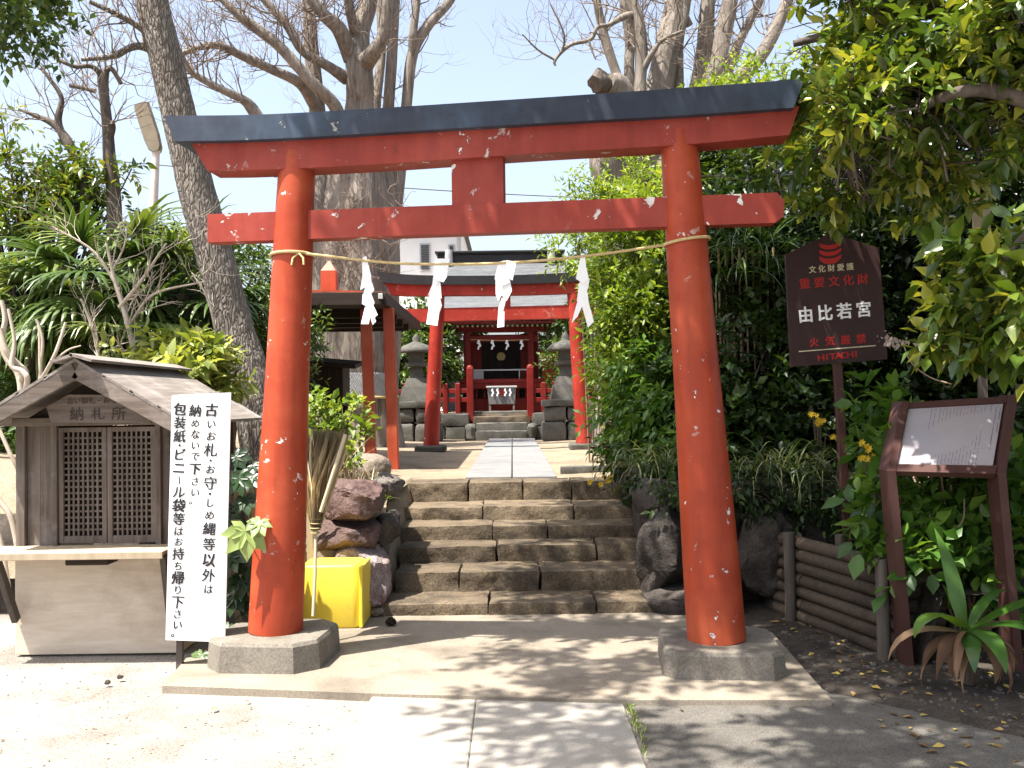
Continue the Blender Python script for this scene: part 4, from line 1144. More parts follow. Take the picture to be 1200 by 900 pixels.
bp('gable_shade_panel', 'darkwood_x', lambda q: q.hexa([(BXM - .46, BY + .04, 1.43), (BXM + .46, BY + .04, 1.43), (BXM, BY + .04, 1.70), (BXM - .01, BY + .04, 1.70)], [(BXM - .46, BY + .06, 1.43), (BXM + .46, BY + .06, 1.43), (BXM, BY + .06, 1.70), (BXM - .01, BY + .06, 1.70)]))  # dark fill for the open gable, its shade put into the colour
PYp = 5.80
pa = [W(60, 495.5, PYp), W(177, 495.5, PYp), W(171, 480, PYp), W(138, 463, PYp), W(80, 462.5, PYp), W(54, 477, PYp)]
plq = bp('name_plaque', 'wood_x', lambda q: q.prism([(p.x, p.z) for p in pa], lambda a, b, d: (a, PYp + d, b), 0, .02))
def plq_text(q):
    c = W(115, 485, PYp); c2 = W(112, 469.5, PYp)
    it = [('納', -.125, 0, .088, .085, .012, .03, 0), ('札', .0, .0, .085, .075, .008, 0, 0), ('所', .122, 0, .088, .082, .012, -.02, 0)]
    write(q, it, (c.x, PYp, c.z), (1, 0, .0), (0, 0, 1), (0, -1, 0))
    up = '古い御札・お守り'; 
    write(q, [(ch, -.15 + k * .043, 0, .042, .04, .004, 0, 0) for k, ch in enumerate(up)], (c2.x, PYp, c2.z), (1, 0, 0), (0, 0, 1), (0, -1, 0))
bp('lettering', 'ink_faded', plq_text, plq)

# ------------------------------------------------------------------ white notice board
ns = thing('notice_board', 'tall white notice board with three columns of black brush writing leaning beside the booth', 'notice board', (-1.8, 5.6, 0))
NY = 5.58
c00, c10, c11, c01 = W(194, 750, NY), W(263.5, 752.5, NY), W(270.5, 460, NY), W(201.5, 463, NY)
nu = (c10 - c00).normalized(); nv = (c01 - c00).normalized(); nn_ = Vector((0, -1, 0)); NW = (c10 - c00).length; NH = (c01 - c00).length
mb = MB(); mb.hexa([p + Vector((0, .012, 0)) for p in (c00, c10, c11, c01)], [c00, c10, c11, c01]); mb.build('board', M['white_board'], ns)
mb = MB(); mb.beam(c00 + nu * .09 + Vector((0, .03, .75)), G(207, 786, .0) + Vector((0, .05, -.03)), .035, .03, up=(0, 1, 0)); mb.build('stake', M['stake'], ns)
mb = MB(); mb.beam(c00 + nu * .06 + Vector((0, .05, .35)), c00 + nu * .02 + Vector((-.05, .42, -.05)), .03, .03, up=(0, 1, 0)); mb.build('stake', M['stake'], ns)
def nb(px, py):   # photo pixel on the board -> board metres
    q = W(px, py, NY) - c00; return q.dot(nu), q.dot(nv)
rr = random.Random(12); items = []
def column(text, px0, py0, px1, py1, size, ends=None):
    big = '古札守縄等以外包装紙納袋持帰下ビニル'
    n = len(text); wts = []
    for ch in text:
        wts.append(1.16 if ch in big else (.42 if ch in '・、。' else .92))
    tot = sum(wts); acc = 0
    for ch, w in zip(text, wts):
        f = (acc + w / 2) / tot; acc += w
        x, y = nb(lerp(px0, px1, f), lerp(py0, py1, f)); s = size * (1.06 if ch in big else .80) * rr.uniform(.94, 1.06)
        wt = rr.choice((.018, .026, .034)) if ch in big else rr.uniform(.014, .024)
        if ch == 'ー': items.append(('｜', x, y, s * .9, s * .75, .04, .04, 0)); continue
        if ch == '。': x -= size * .1
        items.append((ch, x, y, s, s * 1.02, wt, rr.uniform(-.05, .07), .10))
column('古いお札・お守・しめ縄等以外は', 252.5, 471, 245, 697, .072)
column('納めないで下さい。', 233.5, 473, 231, 589, .067)
column('包装紙・ビニール袋等はお持ち帰り下さい。', 215.5, 472, 208, 744, .070)
mb = MB(); write(mb, items, c00, nu, nv, nn_); mb.build('lettering', M['ink'], ns)

# ------------------------------------------------------------------ yellow container, broom, bamboo cane, pine cone
def rounded(mb, x0, x1, y0, y1, z0, z1, r, taper=0.0, n=6, zr=.03):
    cxx, cyy = (x0 + x1) / 2, (y0 + y1) / 2
    rings = []
    prof = [(z0, -zr), (z0 + zr * .3, -zr * .3), (z0 + zr, 0)] + [(lerp(z0 + zr, z1 - zr, t), 0) for t in (.5,)] + [(z1 - zr, 0), (z1 - zr * .3, -zr * .3), (z1, -zr)]
    for z, ins in prof:
        f = (z - z0) / (z1 - z0); hx = (x1 - x0) / 2 + ins + taper * f; hy = (y1 - y0) / 2 + ins + taper * f; rg = []
        rc = max(.01, r + ins * .5)
        for qx, qy, a0 in ((1, 1, 0), (-1, 1, 90), (-1, -1, 180), (1, -1, 270)):
            for k in range(n + 1):
                a = R(a0 + 90 * k / n); rg.append((cxx + qx * (hx - rc) + rc * math.cos(a), cyy + qy * (hy - rc) + rc * math.sin(a), z))
        rings.append(rg)
    m = len(rings[0]); vs = [p for rg in rings for p in rg]; fs = []
    for i in range(len(rings) - 1):
        for k in range(m): fs.append((i * m + k, i * m + (k + 1) % m, (i + 1) * m + (k + 1) % m, (i + 1) * m + k))
    mb.add(vs, fs, True); mb.add(rings[0], [tuple(reversed(range(m)))]); mb.add(rings[-1], [tuple(range(m))])
yc = thing('plastic_tub', 'bright yellow plastic tub lying on its side behind the left pillar', 'tub', (-1.15, 6.62, .03))
mb = MB(); rounded(mb, -1.42, -1.005, 6.44, 6.80, .027, .44, .06, -.012, zr=.02); mb.build('body', M['yellow'], yc)
mb = MB(); mb.box((-1.006, 6.62, .233), (.024, .375, .40), None, .012); mb.build('rim', M['yellow'], yc)

br = thing('straw_broom', 'straw broom standing head up behind the left gate pillar', 'broom', (-1.24, 5.95, .2))
b0 = W(367, 722, 6.02); b1 = W(370, 622, 6.10); b2 = W(378, 512, 6.2)
mb = MB(); mb.tube([b0, lerp(b0, b1, .5) + Vector((.004, 0, 0)), b1, lerp(b1, b2, .25)], [.011, .011, .011, .011], 8); mb.build('handle', M['bamboo'], br)
mb = MB()
for f, rr_ in ((-.02, .026), (.03, .034), (.08, .037), (.13, .040), (.18, .043)):
    c = lerp(b1, b2, f); mb.tube([c + Vector((rr_ * math.cos(t), rr_ * math.sin(t), 0)) for t in np.linspace(0, 6.283, 18)], .004, 5)
mb.build('binding', M['rope'], br)
rng = np.random.default_rng(5); N = 2600
f0 = rng.random(N) * .05; az = rng.random(N) * 6.283; rad = rng.random(N) ** .5
base = npy(b1)[None] + (npy(b2) - npy(b1))[None] * f0[:, None] + np.stack([np.cos(az), np.sin(az) * .8, 0 * az], 1) * (rad * .03)[:, None]
dirs = nrmz((npy(b2) - npy(b1))[None] + np.stack([np.cos(az), np.sin(az), 0 * az], 1) * (rad * .075)[:, None] + rng.normal(0, .022, (N, 3)))
Ls = (npy(b2) - npy(b1))[2] * (.55 + .55 * rng.random(N) ** .6)
V = leaf_verts(base, dirs, rng.normal(0, .5, (N, 3)) + np.array([-.5, -1, .3]), Ls, .0050, T_LOW)
fast_mesh('bristle_head', V, T_LOW[1], N, rng.random(N), M['drystraw'], br)
mb = MB(); mb.tube([W(376, 600, 5.99), W(390, 556, 6.0), W(405, 509, 6.02)], [.013, .012, .012], 9)
bc2 = mb.build('bamboo_cane', M['bamboo'], None); tag(bc2, 'pale dry bamboo cane leaning up among the straw above the yellow tub', 'cane')
mb = MB(); q = G(458, 733, .03)
for j in range(5):
    for k in range(7):
        a = k * .9 + j * .45; r = (.026, .030, .027, .02, .010)[j]
        mb.box((q.x + r * math.cos(a), q.y + r * math.sin(a), .040 + j * .009), (.018, .014, .006), Matrix.Rotation(a, 3, 'Z') @ Matrix.Rotation(-.5, 3, 'Y'))
mb.lathe([(.006, .03), (.022, .04), (.024, .06), (.008, .085)], (q.x, q.y, 0), 10)
tag(mb.build('pine_cone', M['darkwood_x'], None), 'small dark pine cone lying on the apron before the stairs', 'pine cone')

# ------------------------------------------------------------------ brown cultural property sign
SYg = 6.55
sg = thing('heritage_sign', 'dark maroon house shaped sign on one post with white and red lettering', 'sign', (2.18, SYg, .3))
ol = [(927, 430), (1040, 421), (1030, 290.5), (974, 273), (920.5, 298)]
sp = [W(a, b, SYg) for a, b in ol]
mb = MB(); mb.hexa([p + Vector((0, .03, 0)) for p in sp], sp); mb.build('panel', M['sign_brown'], sg)
pa_, pb_ = W(981, 426, SYg + .05), W(993, 637, SYg + .05); mb = MB(); mb.beam(pa_ + (pa_ - pb_).normalized() * .35, pb_ + (pb_ - pa_).normalized() * .25, .055, .045, up=(0, 1, 0), bev=.004); mb.build('post', M['board_brown'], sg)
so_ = W(980, 352, SYg); su = (W(1036, 347.5, SYg) - W(924, 356.5, SYg)).normalized(); sv = Vector((0, 0, 1)) - su * su.z; sv.normalize()
def sgp(px, py): q = W(px, py, SYg) - so_; return q.dot(su), q.dot(sv)
def row(mbx, text, px0, py0, px1, py1, w, h, wt):
    it = []
    for k, ch in enumerate(text):
        f = k / max(1, len(text) - 1); x, y = sgp(lerp(px0, px1, f), lerp(py0, py1, f)); it.append((ch, x, y, w, h, wt, 0, 0))
    write(mbx, it, so_, su, sv, (0, -1, 0))
mb = MB(); row(mb, '由比若宮', 944, 369, 1012, 362.5, .106, .112, .030); mb.build('white_lettering', M['sign_white'], sg)
mb = MB(); row(mb, '文化財愛護', 952, 316, 996, 312.5, .050, .050, .018)
a, b = sgp(936, 412), sgp(1026, 405); d = Vector((b[0] - a[0], b[1] - a[1], 0))
p0, p1 = so_ + su * a[0] + sv * a[1], so_ + su * b[0] + sv * b[1]
mb.beam(p0 + Vector((0, -.001, 0)), p1 + Vector((0, -.001, 0)), .004, .007); mb.build('cream_lettering', M['sign_cream'], sg)
mb = MB(); row(mb, '重要文化財', 943, 332.5, 1011, 327, .078, .074, .014); row(mb, '火気厳禁', 954, 401, 1009, 397, .068, .068, .02)
row(mb, 'HITACHI', 962, 419, 1003, 414.5, .072, .058, .03); mb.build('red_lettering', M['sign_red'], sg)
def emblem(q):
    for k in range(3):
        yt = 285.5 + k * 7.8
        top = [(959.5, yt - .5), (966, yt + 1.6), (972, yt + 2.0), (979, yt + .6), (986, yt - 3.2)]
        th = 5.0
        btm = [(x, y + th + (1.6 if i in (1, 2, 3) and k == 2 else 0)) for i, (x, y) in enumerate(top)]
        P = [W(a, b, SYg) + Vector((0, -.0025, 0)) for a, b in top] + [W(a + (1.5 if i == 0 else (-1 if i == 4 else 0)), b, SYg) + Vector((0, -.0025, 0)) for i, (a, b) in reversed(list(enumerate(btm)))]
        n = len(top)
        q.add(P, [(i, i + 1, 2 * n - 2 - i, 2 * n - 1 - i) for i in range(n - 1)])
mb = MB(); emblem(mb); mb.build('emblem', M['sign_red'], sg)

# ------------------------------------------------------------------ sloping information board on two legs
ib = thing('information_board', 'sloping brown framed information board on two legs with a faded printed panel', 'information board', (2.5, 5.4, 0))
Yb, Yt = 5.36, 5.62
A_, B_ = W(1047, 549, Yb), W(1166, 551.5, Yb - .10); C_, D_ = W(1180, 469, Yt - .10), W(1062, 476, Yt)
uu = (B_ - A_); vv = (D_ - A_); nb_ = uu.cross(vv).normalized()
if nb_.y > 0: nb_ = -nb_
def ibp(a, b, d=0): return A_ + uu * a + (vv * (1 - a) + (C_ - B_) * a) * b + nb_ * d
def quad(q, a0, b0, a1, b1, d0, d1): q.hexa([ibp(a0, b0, d0), ibp(a1, b0, d0), ibp(a1, b1, d0), ibp(a0, b1, d0)], [ibp(a0, b0, d1), ibp(a1, b0, d1), ibp(a1, b1, d1), ibp(a0, b1, d1)])
mb = MB(); quad(mb, .03, .05, .97, .95, -.02, .0); mb.build('printed_panel', M['panel_print'], ib)
mb = MB(); quad(mb, -.01, -.06, 1.01, .05, -.03, .012); mb.build('frame_rail', M['board_brown'], ib)
mb = MB(); quad(mb, -.01, .95, 1.01, 1.04, -.03, .012); mb.build('frame_rail', M['board_brown'], ib)
def marks(q):
    rr = random.Random(8)
    cols = [(.95, .88, .55), (.91, .90, .30), (.86, .93, .80)] + [(.80 - k * .034, .93, .05 + rr.uniform(0, .03)) for k in range(14)] + [(.31, .93, .28), (.27, .93, .45), (.13, .30, .10)]
    for x, top_, bot_ in cols:
        y = top_
        while y > bot_:
            h = rr.uniform(.012, .022)
            if rr.random() < .86:
                w = .010 if x > .85 else .007
                quad(q, x - w * .5, y - h, x + w * .5 * rr.uniform(.6, 1), y, .001, .0018)
            y -= h + rr.uniform(.006, .010)
mb = MB(); marks(mb); mb.build('print_line', M['print_ink'], ib)
for s, (pt, pbm, Yl) in enumerate((((1047, 552), (1066, 778), 5.42), ((1172, 552), (1194, 782), 5.30))):
    top = W(*pt, Yl - .02); bot = W(*pbm, Yl + .02); bot.z = min(bot.z, -.05)
    lean = (D_ - A_).normalized() if s == 0 else (C_ - B_).normalized()
    sx = -1 if s == 0 else 1
    hd = (A_ if s == 0 else B_) + Vector((sx * .022, 0, 0))
    mb = MB(); wx, wy = (.045, .11)
    e = (C_ - B_ if s else D_ - A_)
    def sec(p, up_): return [p + Vector((-wx / 2, -.02, 0)), p + Vector((wx / 2, -.02, 0)), p + Vector((wx / 2, wy, .0)), p + Vector((-wx / 2, wy, .0))]
    mb.hexa(sec(bot, 0), sec(hd + Vector((0, -.012, -.01)), 0))
    mb.hexa(sec(hd + Vector((0, -.012, -.01)), 0), sec(hd + e * 1.05 + Vector((0, -.012, .01)), 0)); mb.build('leg', M['board_brown'], ib)

# ------------------------------------------------------------------ low fence of round logs
lf = thing('log_fence', 'low fence of stacked round logs held by grey stakes beside the information board', 'fence', (2.0, 6.2, 0))
fa0, fa1 = G(913, 716, .02), G(1049, 770, .02)
fd = (fa1 - fa0); fd.z = 0; fl = fd.length; fd.normalize(); fn = Vector((fd.y, -fd.x, 0))
if fn.y > 0: fn = -fn
rr = random.Random(5)
for seg, (a, b, zoff) in enumerate(((-.02, .34, .0), (.345, fl + .05, .0), (fl + .06, fl + .24, -.01))):
    for k in range(7):
        z = .045 + k * .081 + zoff - (.0 if seg else .0)
        p0 = fa0 + fd * (a + rr.uniform(-.008, .004)); p1 = fa0 + fd * b; rj = rr.uniform(.039, .044)
        if seg == 2: p0 = fa1 + Vector((.02, .10, 0)); p1 = fa1 + Vector((.34, .16, 0))
        mb = MB(); p0.z = z + rr.uniform(-.0015, .0015); p1.z = z + rr.uniform(-.0015, .0015)
        mb.tube([lerp(p0, p1, f) for f in np.linspace(0, 1, 6)], [rj * rr.uniform(.97, 1.03) for _ in range(6)], 12, rn=.03, seed=seg * 7 + k); mb.build('log', M['log'], lf)
for f, h, off in ((.27, .60, .07), (fl + .0, .58, .075), (.66, .63, -.07)):
    p = fa0 + fd * f + fn * off; mb = MB(); mb.tube([(p.x, p.y, -.05), (p.x + .003, p.y, .3), (p.x - .002, p.y, h)], .036, 10, smooth=True); mb.build('stake', M['stake'], lf)
# fill of soil behind the log fence
tag(sheet('raised_bed', M['soil'], list(np.arange(1.3, 6.1, .15)), list(np.arange(5.4, 7.4, .12)), lambda x, y: (.40 + .05 * fb(x * 2, y * 2, 5)) if (Vector((x, y, 0)) - fa0).dot(-fn) > .08 and x > 1.75 else -.1), kind='structure')

# cream board standing in the foliage on the right
mb = MB(); MY = 6.8
a, b = W(1139, 232, MY), W(1161, 305, MY)
mb.box(((a.x + b.x) / 2, MY, (a.z + b.z) / 2), (b.x - a.x, .025, a.z - b.z), Matrix.Rotation(.02, 3, 'Y'), .004); cb = thing('wooden_marker', 'plain cream wooden marker board standing among dark leaves at upper right', 'marker', ((a.x + b.x) / 2, MY, 0))
mb.build('board', M['cream_board'], cb); mb = MB(); mb.box(((a.x + b.x) / 2, MY + .03, 1.45), (.05, .04, 2.3)); mb.build('post', M['wood_z'], cb)

# ------------------------------------------------------------------ boulders
def boulder(pxc, pyc, Y, wpx, hpx, dep, m, label, seed, group, **kw):
    c = W(pxc, pyc, Y); o = rock('boulder', M[m], (c.x, Y, c.z), (wpx * Y / FPX, dep, hpx * Y / FPX), seed, **kw); return tag(o, label, 'boulder', group)
BG = 'boulders beside the stairs on the left'
boulder(412, 588, 7.15, 76, 54, .6, 'rock_red', 'dark red boulder on top of the stack behind the left pillar', 1, BG)
boulder(410, 627, 7.08, 82, 42, .6, 'rock_red', 'flat dark boulder in the middle of the stack behind the yellow tub', 2, BG)
boulder(425, 674, 7.0, 66, 74, .55, 'rock_pink', 'pale pink boulder lowest in the stack beside the yellow tub', 3, BG)
boulder(452, 618, 7.3, 32, 40, .4, 'rock_dark', 'small dark boulder wedged against the stair side', 4, BG)
boulder(450, 572, 7.7, 48, 34, .5, 'rock_grey', 'rough grey boulder at the top left corner of the stairs', 5, BG)
boulder(425, 549, 8.9, 66, 36, .6, 'rock_tan', 'smooth rounded tan boulder under the shelter posts', 6, BG, amp=.05, cuts=3, sq=.85)
boulder(375, 668, 7.2, 70, 60, .5, 'rock_dark', 'dark boulder mostly hidden between the yellow tub and the left pillar', 7, BG)
boulder(440, 716, 6.86, 26, 14, .2, 'rock_tan', 'small flat stone at the foot of the stairs on the left', 8, BG, amp=.06)
boulder(440, 650, 7.42, 30, 52, .3, 'rock_grey', 'grey stone filling the gap between pink boulder and stairs', 9, BG)
BL = 'boulders behind the booth'
boulder(3, 612, 7.9, 50, 60, .5, 'rock_grey', 'large pale grey boulder left of the booth wall', 11, BL)
boulder(8, 572, 8.2, 46, 30, .5, 'rock_tan', 'low tan boulder above the grey one left of the booth', 12, BL)
boulder(-20, 655, 7.6, 60, 50, .5, 'rock_grey', 'grey boulder at the left edge beside the booth shelf', 13, BL)
rw = thing('retaining_wall', 'dark dry stone retaining wall of big rocks right of the stairs', 'retaining wall', (1.9, 7.15, 0))
for k, (a, b, Y, w, h, m) in enumerate(((779, 640, 7.05, 62, 92, 'rock_dark'), (790, 706, 6.98, 70, 40, 'rock_dark'), (775, 582, 7.35, 60, 44, 'rock_dark'), (832, 690, 7.0, 56, 66, 'rock_dark'), (835, 618, 7.1, 60, 80, 'rock_dark'),
        (884, 648, 7.0, 52, 90, 'rock_dark'), (909, 618, 7.1, 44, 44, 'rock_grey'), (906, 672, 7.05, 50, 60, 'rock_dark'), (880, 580, 7.3, 70, 40, 'rock_dark'), (950, 588, 7.3, 80, 46, 'rock_dark'), (1010, 600, 7.3, 80, 60, 'rock_dark'),
        (955, 640, 7.15, 60, 70, 'rock_dark'), (1075, 600, 7.3, 80, 70, 'rock_dark'), (760, 676, 7.2, 20, 60, 'rock_dark'), (757, 612, 7.6, 26, 60, 'rock_dark'), (748, 570, 8.2, 30, 50, 'rock_dark'), (738, 556, 8.9, 30, 40, 'rock_dark'), (820, 560, 7.5, 60, 40, 'rock_dark'))):
    c = W(a, b, Y); rock('stone', M[m], (c.x, Y, c.z), (w * Y / FPX * 1.08, .55, h * Y / FPX * 1.08), 40 + k, rw, sub=5, amp=.075, cuts=16, sq=.48)

# ------------------------------------------------------------------ street lamp, cables
sl = thing('street_lamp', 'aged street lamp with a long flat head on a pale pole left of the gate', 'street lamp', (W(180, 300, 14).x, 14, 0))
p = W(179, 260, 14); t = W(183, 180, 14)
mb = MB(); mb.tube([(p.x - .05, 14, 0), p, t], [.075, .065, .05], 12); mb.build('pole', M['pole'], sl)
h0, h1 = W(184, 178, 14), W(166, 122, 14)
dh = (h1 - h0); mb = MB()
pr = [(0, .05), (.08, .10), (.3, .12), (.7, .12), (.97, .115), (1, .09)]
sdv = dh.cross(Vector((0, 1, 0))).normalized(); vs = []; 
for f, w in pr:
    c = h0 + dh * f
    for sx, dy in ((-1, -.02), (-.8, -.07), (.8, -.07), (1, -.02), (.7, .09), (-.7, .09)): vs.append(c + sdv * (w * sx) + Vector((0, dy, 0)))
n = 6; fs = [tuple(range(n)), tuple(range((len(pr) - 1) * n, len(pr) * n))]
for i in range(len(pr) - 1):
    for k in range(n): fs.append((i * n + k, i * n + (k + 1) % n, (i + 1) * n + (k + 1) % n, (i + 1) * n + k))
mb.add(vs, fs, False); mb.build('lamp_head', M['lamp_head'], sl)
mb = MB(); mb.tube([t, h0 + dh * .06], .06, 10); mb.build('joint', M['pole'], sl)
wr_ = MB(); wr_.tube(catmull([W(-100, 168, 24), W(372, 210, 24), W(455, 219, 24), W(700, 232, 24), W(1100, 240, 24)], 8), .016, 5)
tag(wr_.build('overhead_cable', M['wire'], None), 'thin overhead cable crossing the sky behind the front gate', 'cable')
# ================================================================== TREES
def tree_thing(name, label, px, py, Y, z=None, group=None, cat='tree'):
    q = W(px, py, Y); return thing(name, label, cat, (q.x, Y, z if z is not None else q.z), group)

# ---- great many stemmed tree behind the shelter
gt = tree_thing('bare_tree', 'huge bare many stemmed old tree behind the red shelter with netting round its foot', 415, 530, 16.2, ZT)
rng = np.random.default_rng(11)
mb = MB(); lines = []; YO = 3.0
def L(*p, n=12, sub=6, rn=.14, seed=0, lob=0.0, rough=0.0):
    r = limb(mb, [(a, b, y + YO, w) for a, b, y, w in p], n, sub, rn, seed, lob, rough); lines.append(r); return r
# foot: several fused stems flaring into roots
L((412, 560, 13.2, 150), (412, 530, 13.2, 116), (413, 480, 13.2, 98), (413, 420, 13.2, 92), (414, 340, 13.2, 90), (416, 260, 13.2, 82), (418, 200, 13.2, 66), (420, 130, 13.2, 34), (421, 95, 13.1, 31), (420, 40, 13.2, 26), (432, 0, 13.3, 20), (440, -90, 13.4, 12), n=56, seed=1, lob=.045)
L((385, 545, 13.0, 70), (388, 480, 13.0, 52), (386, 400, 13.0, 48), (380, 300, 13.1, 44), (374, 210, 13.3, 30), (371, 130, 13.4, 19), (365, 60, 13.4, 16), (361, 0, 13.5, 14), (356, -90, 13.5, 8), n=40, seed=2, lob=.05)
L((445, 548, 13.1, 62), (443, 470, 13.1, 46), (446, 380, 13.2, 44), (449, 280, 13.3, 36), (452, 190, 13.5, 18), (456, 121, 13.6, 13), (461, 40, 13.6, 12), (464, -20, 13.7, 9), (462, -90, 13.7, 5), n=40, seed=3, lob=.05)
L((452, 330, 13.4, 26), (463, 240, 13.5, 17), (472, 170, 13.6, 14), (477, 118, 13.6, 13), (484, 62, 13.6, 13), (503, 28, 13.6, 12), (528, 0, 13.7, 10), (548, -40, 13.8, 7), seed=4)
L((484, 66, 13.6, 12), (484, 40, 13.5, 10), (489, 0, 13.5, 8), (493, -50, 13.4, 5), seed=5)
L((436, 300, 13.4, 24), (434, 190, 13.6, 16), (440, 120, 13.8, 13), (447, 60, 14, 11), (444, -20, 14.1, 8), seed=6)
L((424, 78, 13.1, 24), (437, 62, 12.8, 18), (450, 40, 12.7, 15), (455, 0, 12.6, 13), (462, -60, 12.5, 8), seed=7)
L((412, 70, 13.1, 20), (398, 35, 12.8, 19), (380, 18, 12.6, 15), (362, -5, 12.5, 12), (340, -40, 12.4, 8), seed=8)
L((418, 45, 13.1, 14), (412, 22, 12.9, 12), (408, 0, 12.8, 10), (398, -40, 12.7, 6), seed=9)
L((406, 92, 13.1, 16), (385, 78, 12.8, 12), (355, 60, 12.6, 11), (335, 28, 12.5, 10), (308, -3, 12.4, 9), (290, -40, 12.3, 6), seed=10)
L((402, 160, 13.0, 18), (392, 124, 12.7, 15), (365, 96, 12.4, 14), (328, 55, 12.2, 13), (300, 33, 12.1, 12), (278, 16, 12, 10), (240, -20, 11.9, 6), seed=11)
L((368, 122, 13.3, 14), (352, 98, 12.8, 13), (320, 82, 12.5, 11), (285, 66, 12.3, 10), (255, 53, 12.1, 9), (232, 56, 12, 7), (213, 63, 11.9, 6), seed=12)
L((310, 150, 12.2, 15), (296, 128, 12.1, 14), (285, 117, 12, 11), (262, 106, 11.9, 9), (236, 92, 11.8, 8), (222, 82, 11.7, 7), (208, 56, 11.6, 5), (190, 40, 11.5, 3), seed=13)
L((330, 205, 12.6, 20), (318, 170, 12.4, 16), (306, 145, 12.2, 15), seed=14)
L((413, 300, 13.0, 34), (370, 250, 12.8, 24), (335, 212, 12.6, 20), seed=15)
mb.build('trunk', M['bark'], gt)
tw = MB()
for li, (ln, rd) in enumerate(lines):
    if li in (13, 14): continue
    cnt = 24 if li in (7, 8, 9, 10, 11, 12) else 9
    twigs_on(tw, rng, ln, rd, cnt, .9, 2, lo=.45 if li < 6 else .25, rk=.25, rmax=.013, kids=(2, 4), bias=(-.1, 0, .25))
# water shoots and dry creepers on the lower stems
for k in range(70):
    p = W(rng.uniform(370, 470), rng.uniform(215, 330), 12.55 + YO); grow(tw, rng, p, Vector((rng.normal(0, .6), -.3, rng.normal(.2, .5))), .45, .008, 1, bend=.35, kids=(1, 3))
tw.build('branch_mass', M['twig'], gt)
# netting with a rope round the foot
cyn = 13.2 + YO; cxn = W(413, 455, cyn).x; rn_ = .60 * cyn / 13.2
mb = MB()
za_, zb_ = W(413, 466, 12.6 + YO).z, W(413, 437, 12.6 + YO).z
for k in range(130):
    for s in (-1, 1):
        a0 = 2 * math.pi * k / 130
        pts = [(cxn + rn_ * math.cos(a0 + s * t * .35 + .02 * math.sin(9 * t + k)), cyn + rn_ * math.sin(a0 + s * t * .35), lerp(za_, zb_, t)) for t in np.linspace(0, 1, 5)]
        mb.tube(pts, .0055, 4)
tag(mb.build('tree_netting', M['net'], None), 'pale netting band wrapped round the foot of the huge bare tree', 'netting')
mb = MB(); zr = W(413, 462, 12.6 + YO).z - .04
mb.tube([(cxn + (rn_ + .015) * math.cos(t), cyn + (rn_ + .015) * math.sin(t), zr + .012 * math.sin(2 * t)) for t in np.linspace(0, 2 * math.pi, 40)], .022, 7)
tag(mb.build('straw_rope', M['rope'], None), 'straw rope tied round the huge bare tree just below its netting', 'rope')

# ---- leaning tree on the left
YO = 0
lt = tree_thing('leaning_tree', 'grey barked tree leaning left above the wooden booth', 305, 480, 9.0, .6)
mb = MB(); lines = []
L((312, 560, 9.0, 54), (296, 455, 9.0, 46), (277, 390, 9.0, 44), (255, 310, 8.95, 43), (232, 230, 8.9, 42), (213, 150, 8.85, 40), (196, 75, 8.8, 38), (178, 0, 8.75, 37), (160, -80, 8.7, 33), (150, -170, 8.7, 26), n=72, sub=26, seed=21, rn=.06, rough=.05)
L((190, 62, 8.8, 14), (160, 54, 8.7, 9), (130, 66, 8.6, 7), (95, 70, 8.5, 5), n=8, seed=22)
L((186, 50, 8.8, 13), (165, 33, 8.7, 8), (140, 18, 8.6, 7), (105, 2, 8.5, 5), n=8, seed=23)
mb.build('trunk', M['bark_lean'], lt)
tw = MB()
for ln, rd in lines[1:]: twigs_on(tw, rng, ln, rd, 14, .6, 2, lo=.1, rk=.3, rmax=.01, kids=(1, 3))
tw.build('branch_mass', M['twig'], lt)

# ---- bare pruned tree at far left
pt = tree_thing('pruned_tree', 'thin pruned tree with knobbly stubs rising at far left beside the street lamp', 130, 330, 10.2, .9)
mb = MB(); lines = []
L((135, 420, 10.2, 22), (134, 300, 10.2, 20), (133, 230, 10.2, 17), (128, 185, 10.2, 15), (126, 150, 10.2, 13), (122, 110, 10.2, 12), (121, 92, 10.2, 13), (124, 82, 10.2, 9), n=12, seed=31)
L((122, 92, 10.2, 8), (108, 78, 10.1, 6), (88, 78, 10, 5), (66, 70, 9.9, 3), n=7, seed=32)
L((121, 90, 10.2, 7), (130, 80, 10.2, 6), (142, 98, 10.2, 5), n=7, seed=33)
L((112, 107, 10.2, 6), (100, 104, 10.2, 5), (82, 100, 10.2, 6), n=7, seed=34)
L((129, 160, 10.2, 9), (131, 150, 10.15, 9), (130, 143, 10.1, 8), n=8, seed=35)
L((100, 230, 10.3, 13), (92, 190, 10.3, 11), (74, 160, 10.3, 10), (68, 140, 10.3, 9), (72, 115, 10.3, 6), (58, 92, 10.3, 5), (48, 80, 10.3, 3), n=8, seed=36)
L((92, 192, 10.3, 10), (80, 165, 10.3, 10), (62, 145, 10.3, 8), (40, 135, 10.3, 5), (22, 128, 10.3, 3), n=8, seed=37)
L((70, 330, 10.3, 16), (76, 260, 10.3, 14), (66, 225, 10.3, 11), (92, 190, 10.3, 10), n=8, seed=38)
mb.build('trunk', M['bark_dark'], pt)
tw = MB()
for ln, rd in lines: twigs_on(tw, rng, ln, rd, 6, .6, 2, lo=.45, rk=.3, rmax=.009, kids=(1, 3))
tw.build('branch_mass', M['twig'], pt)

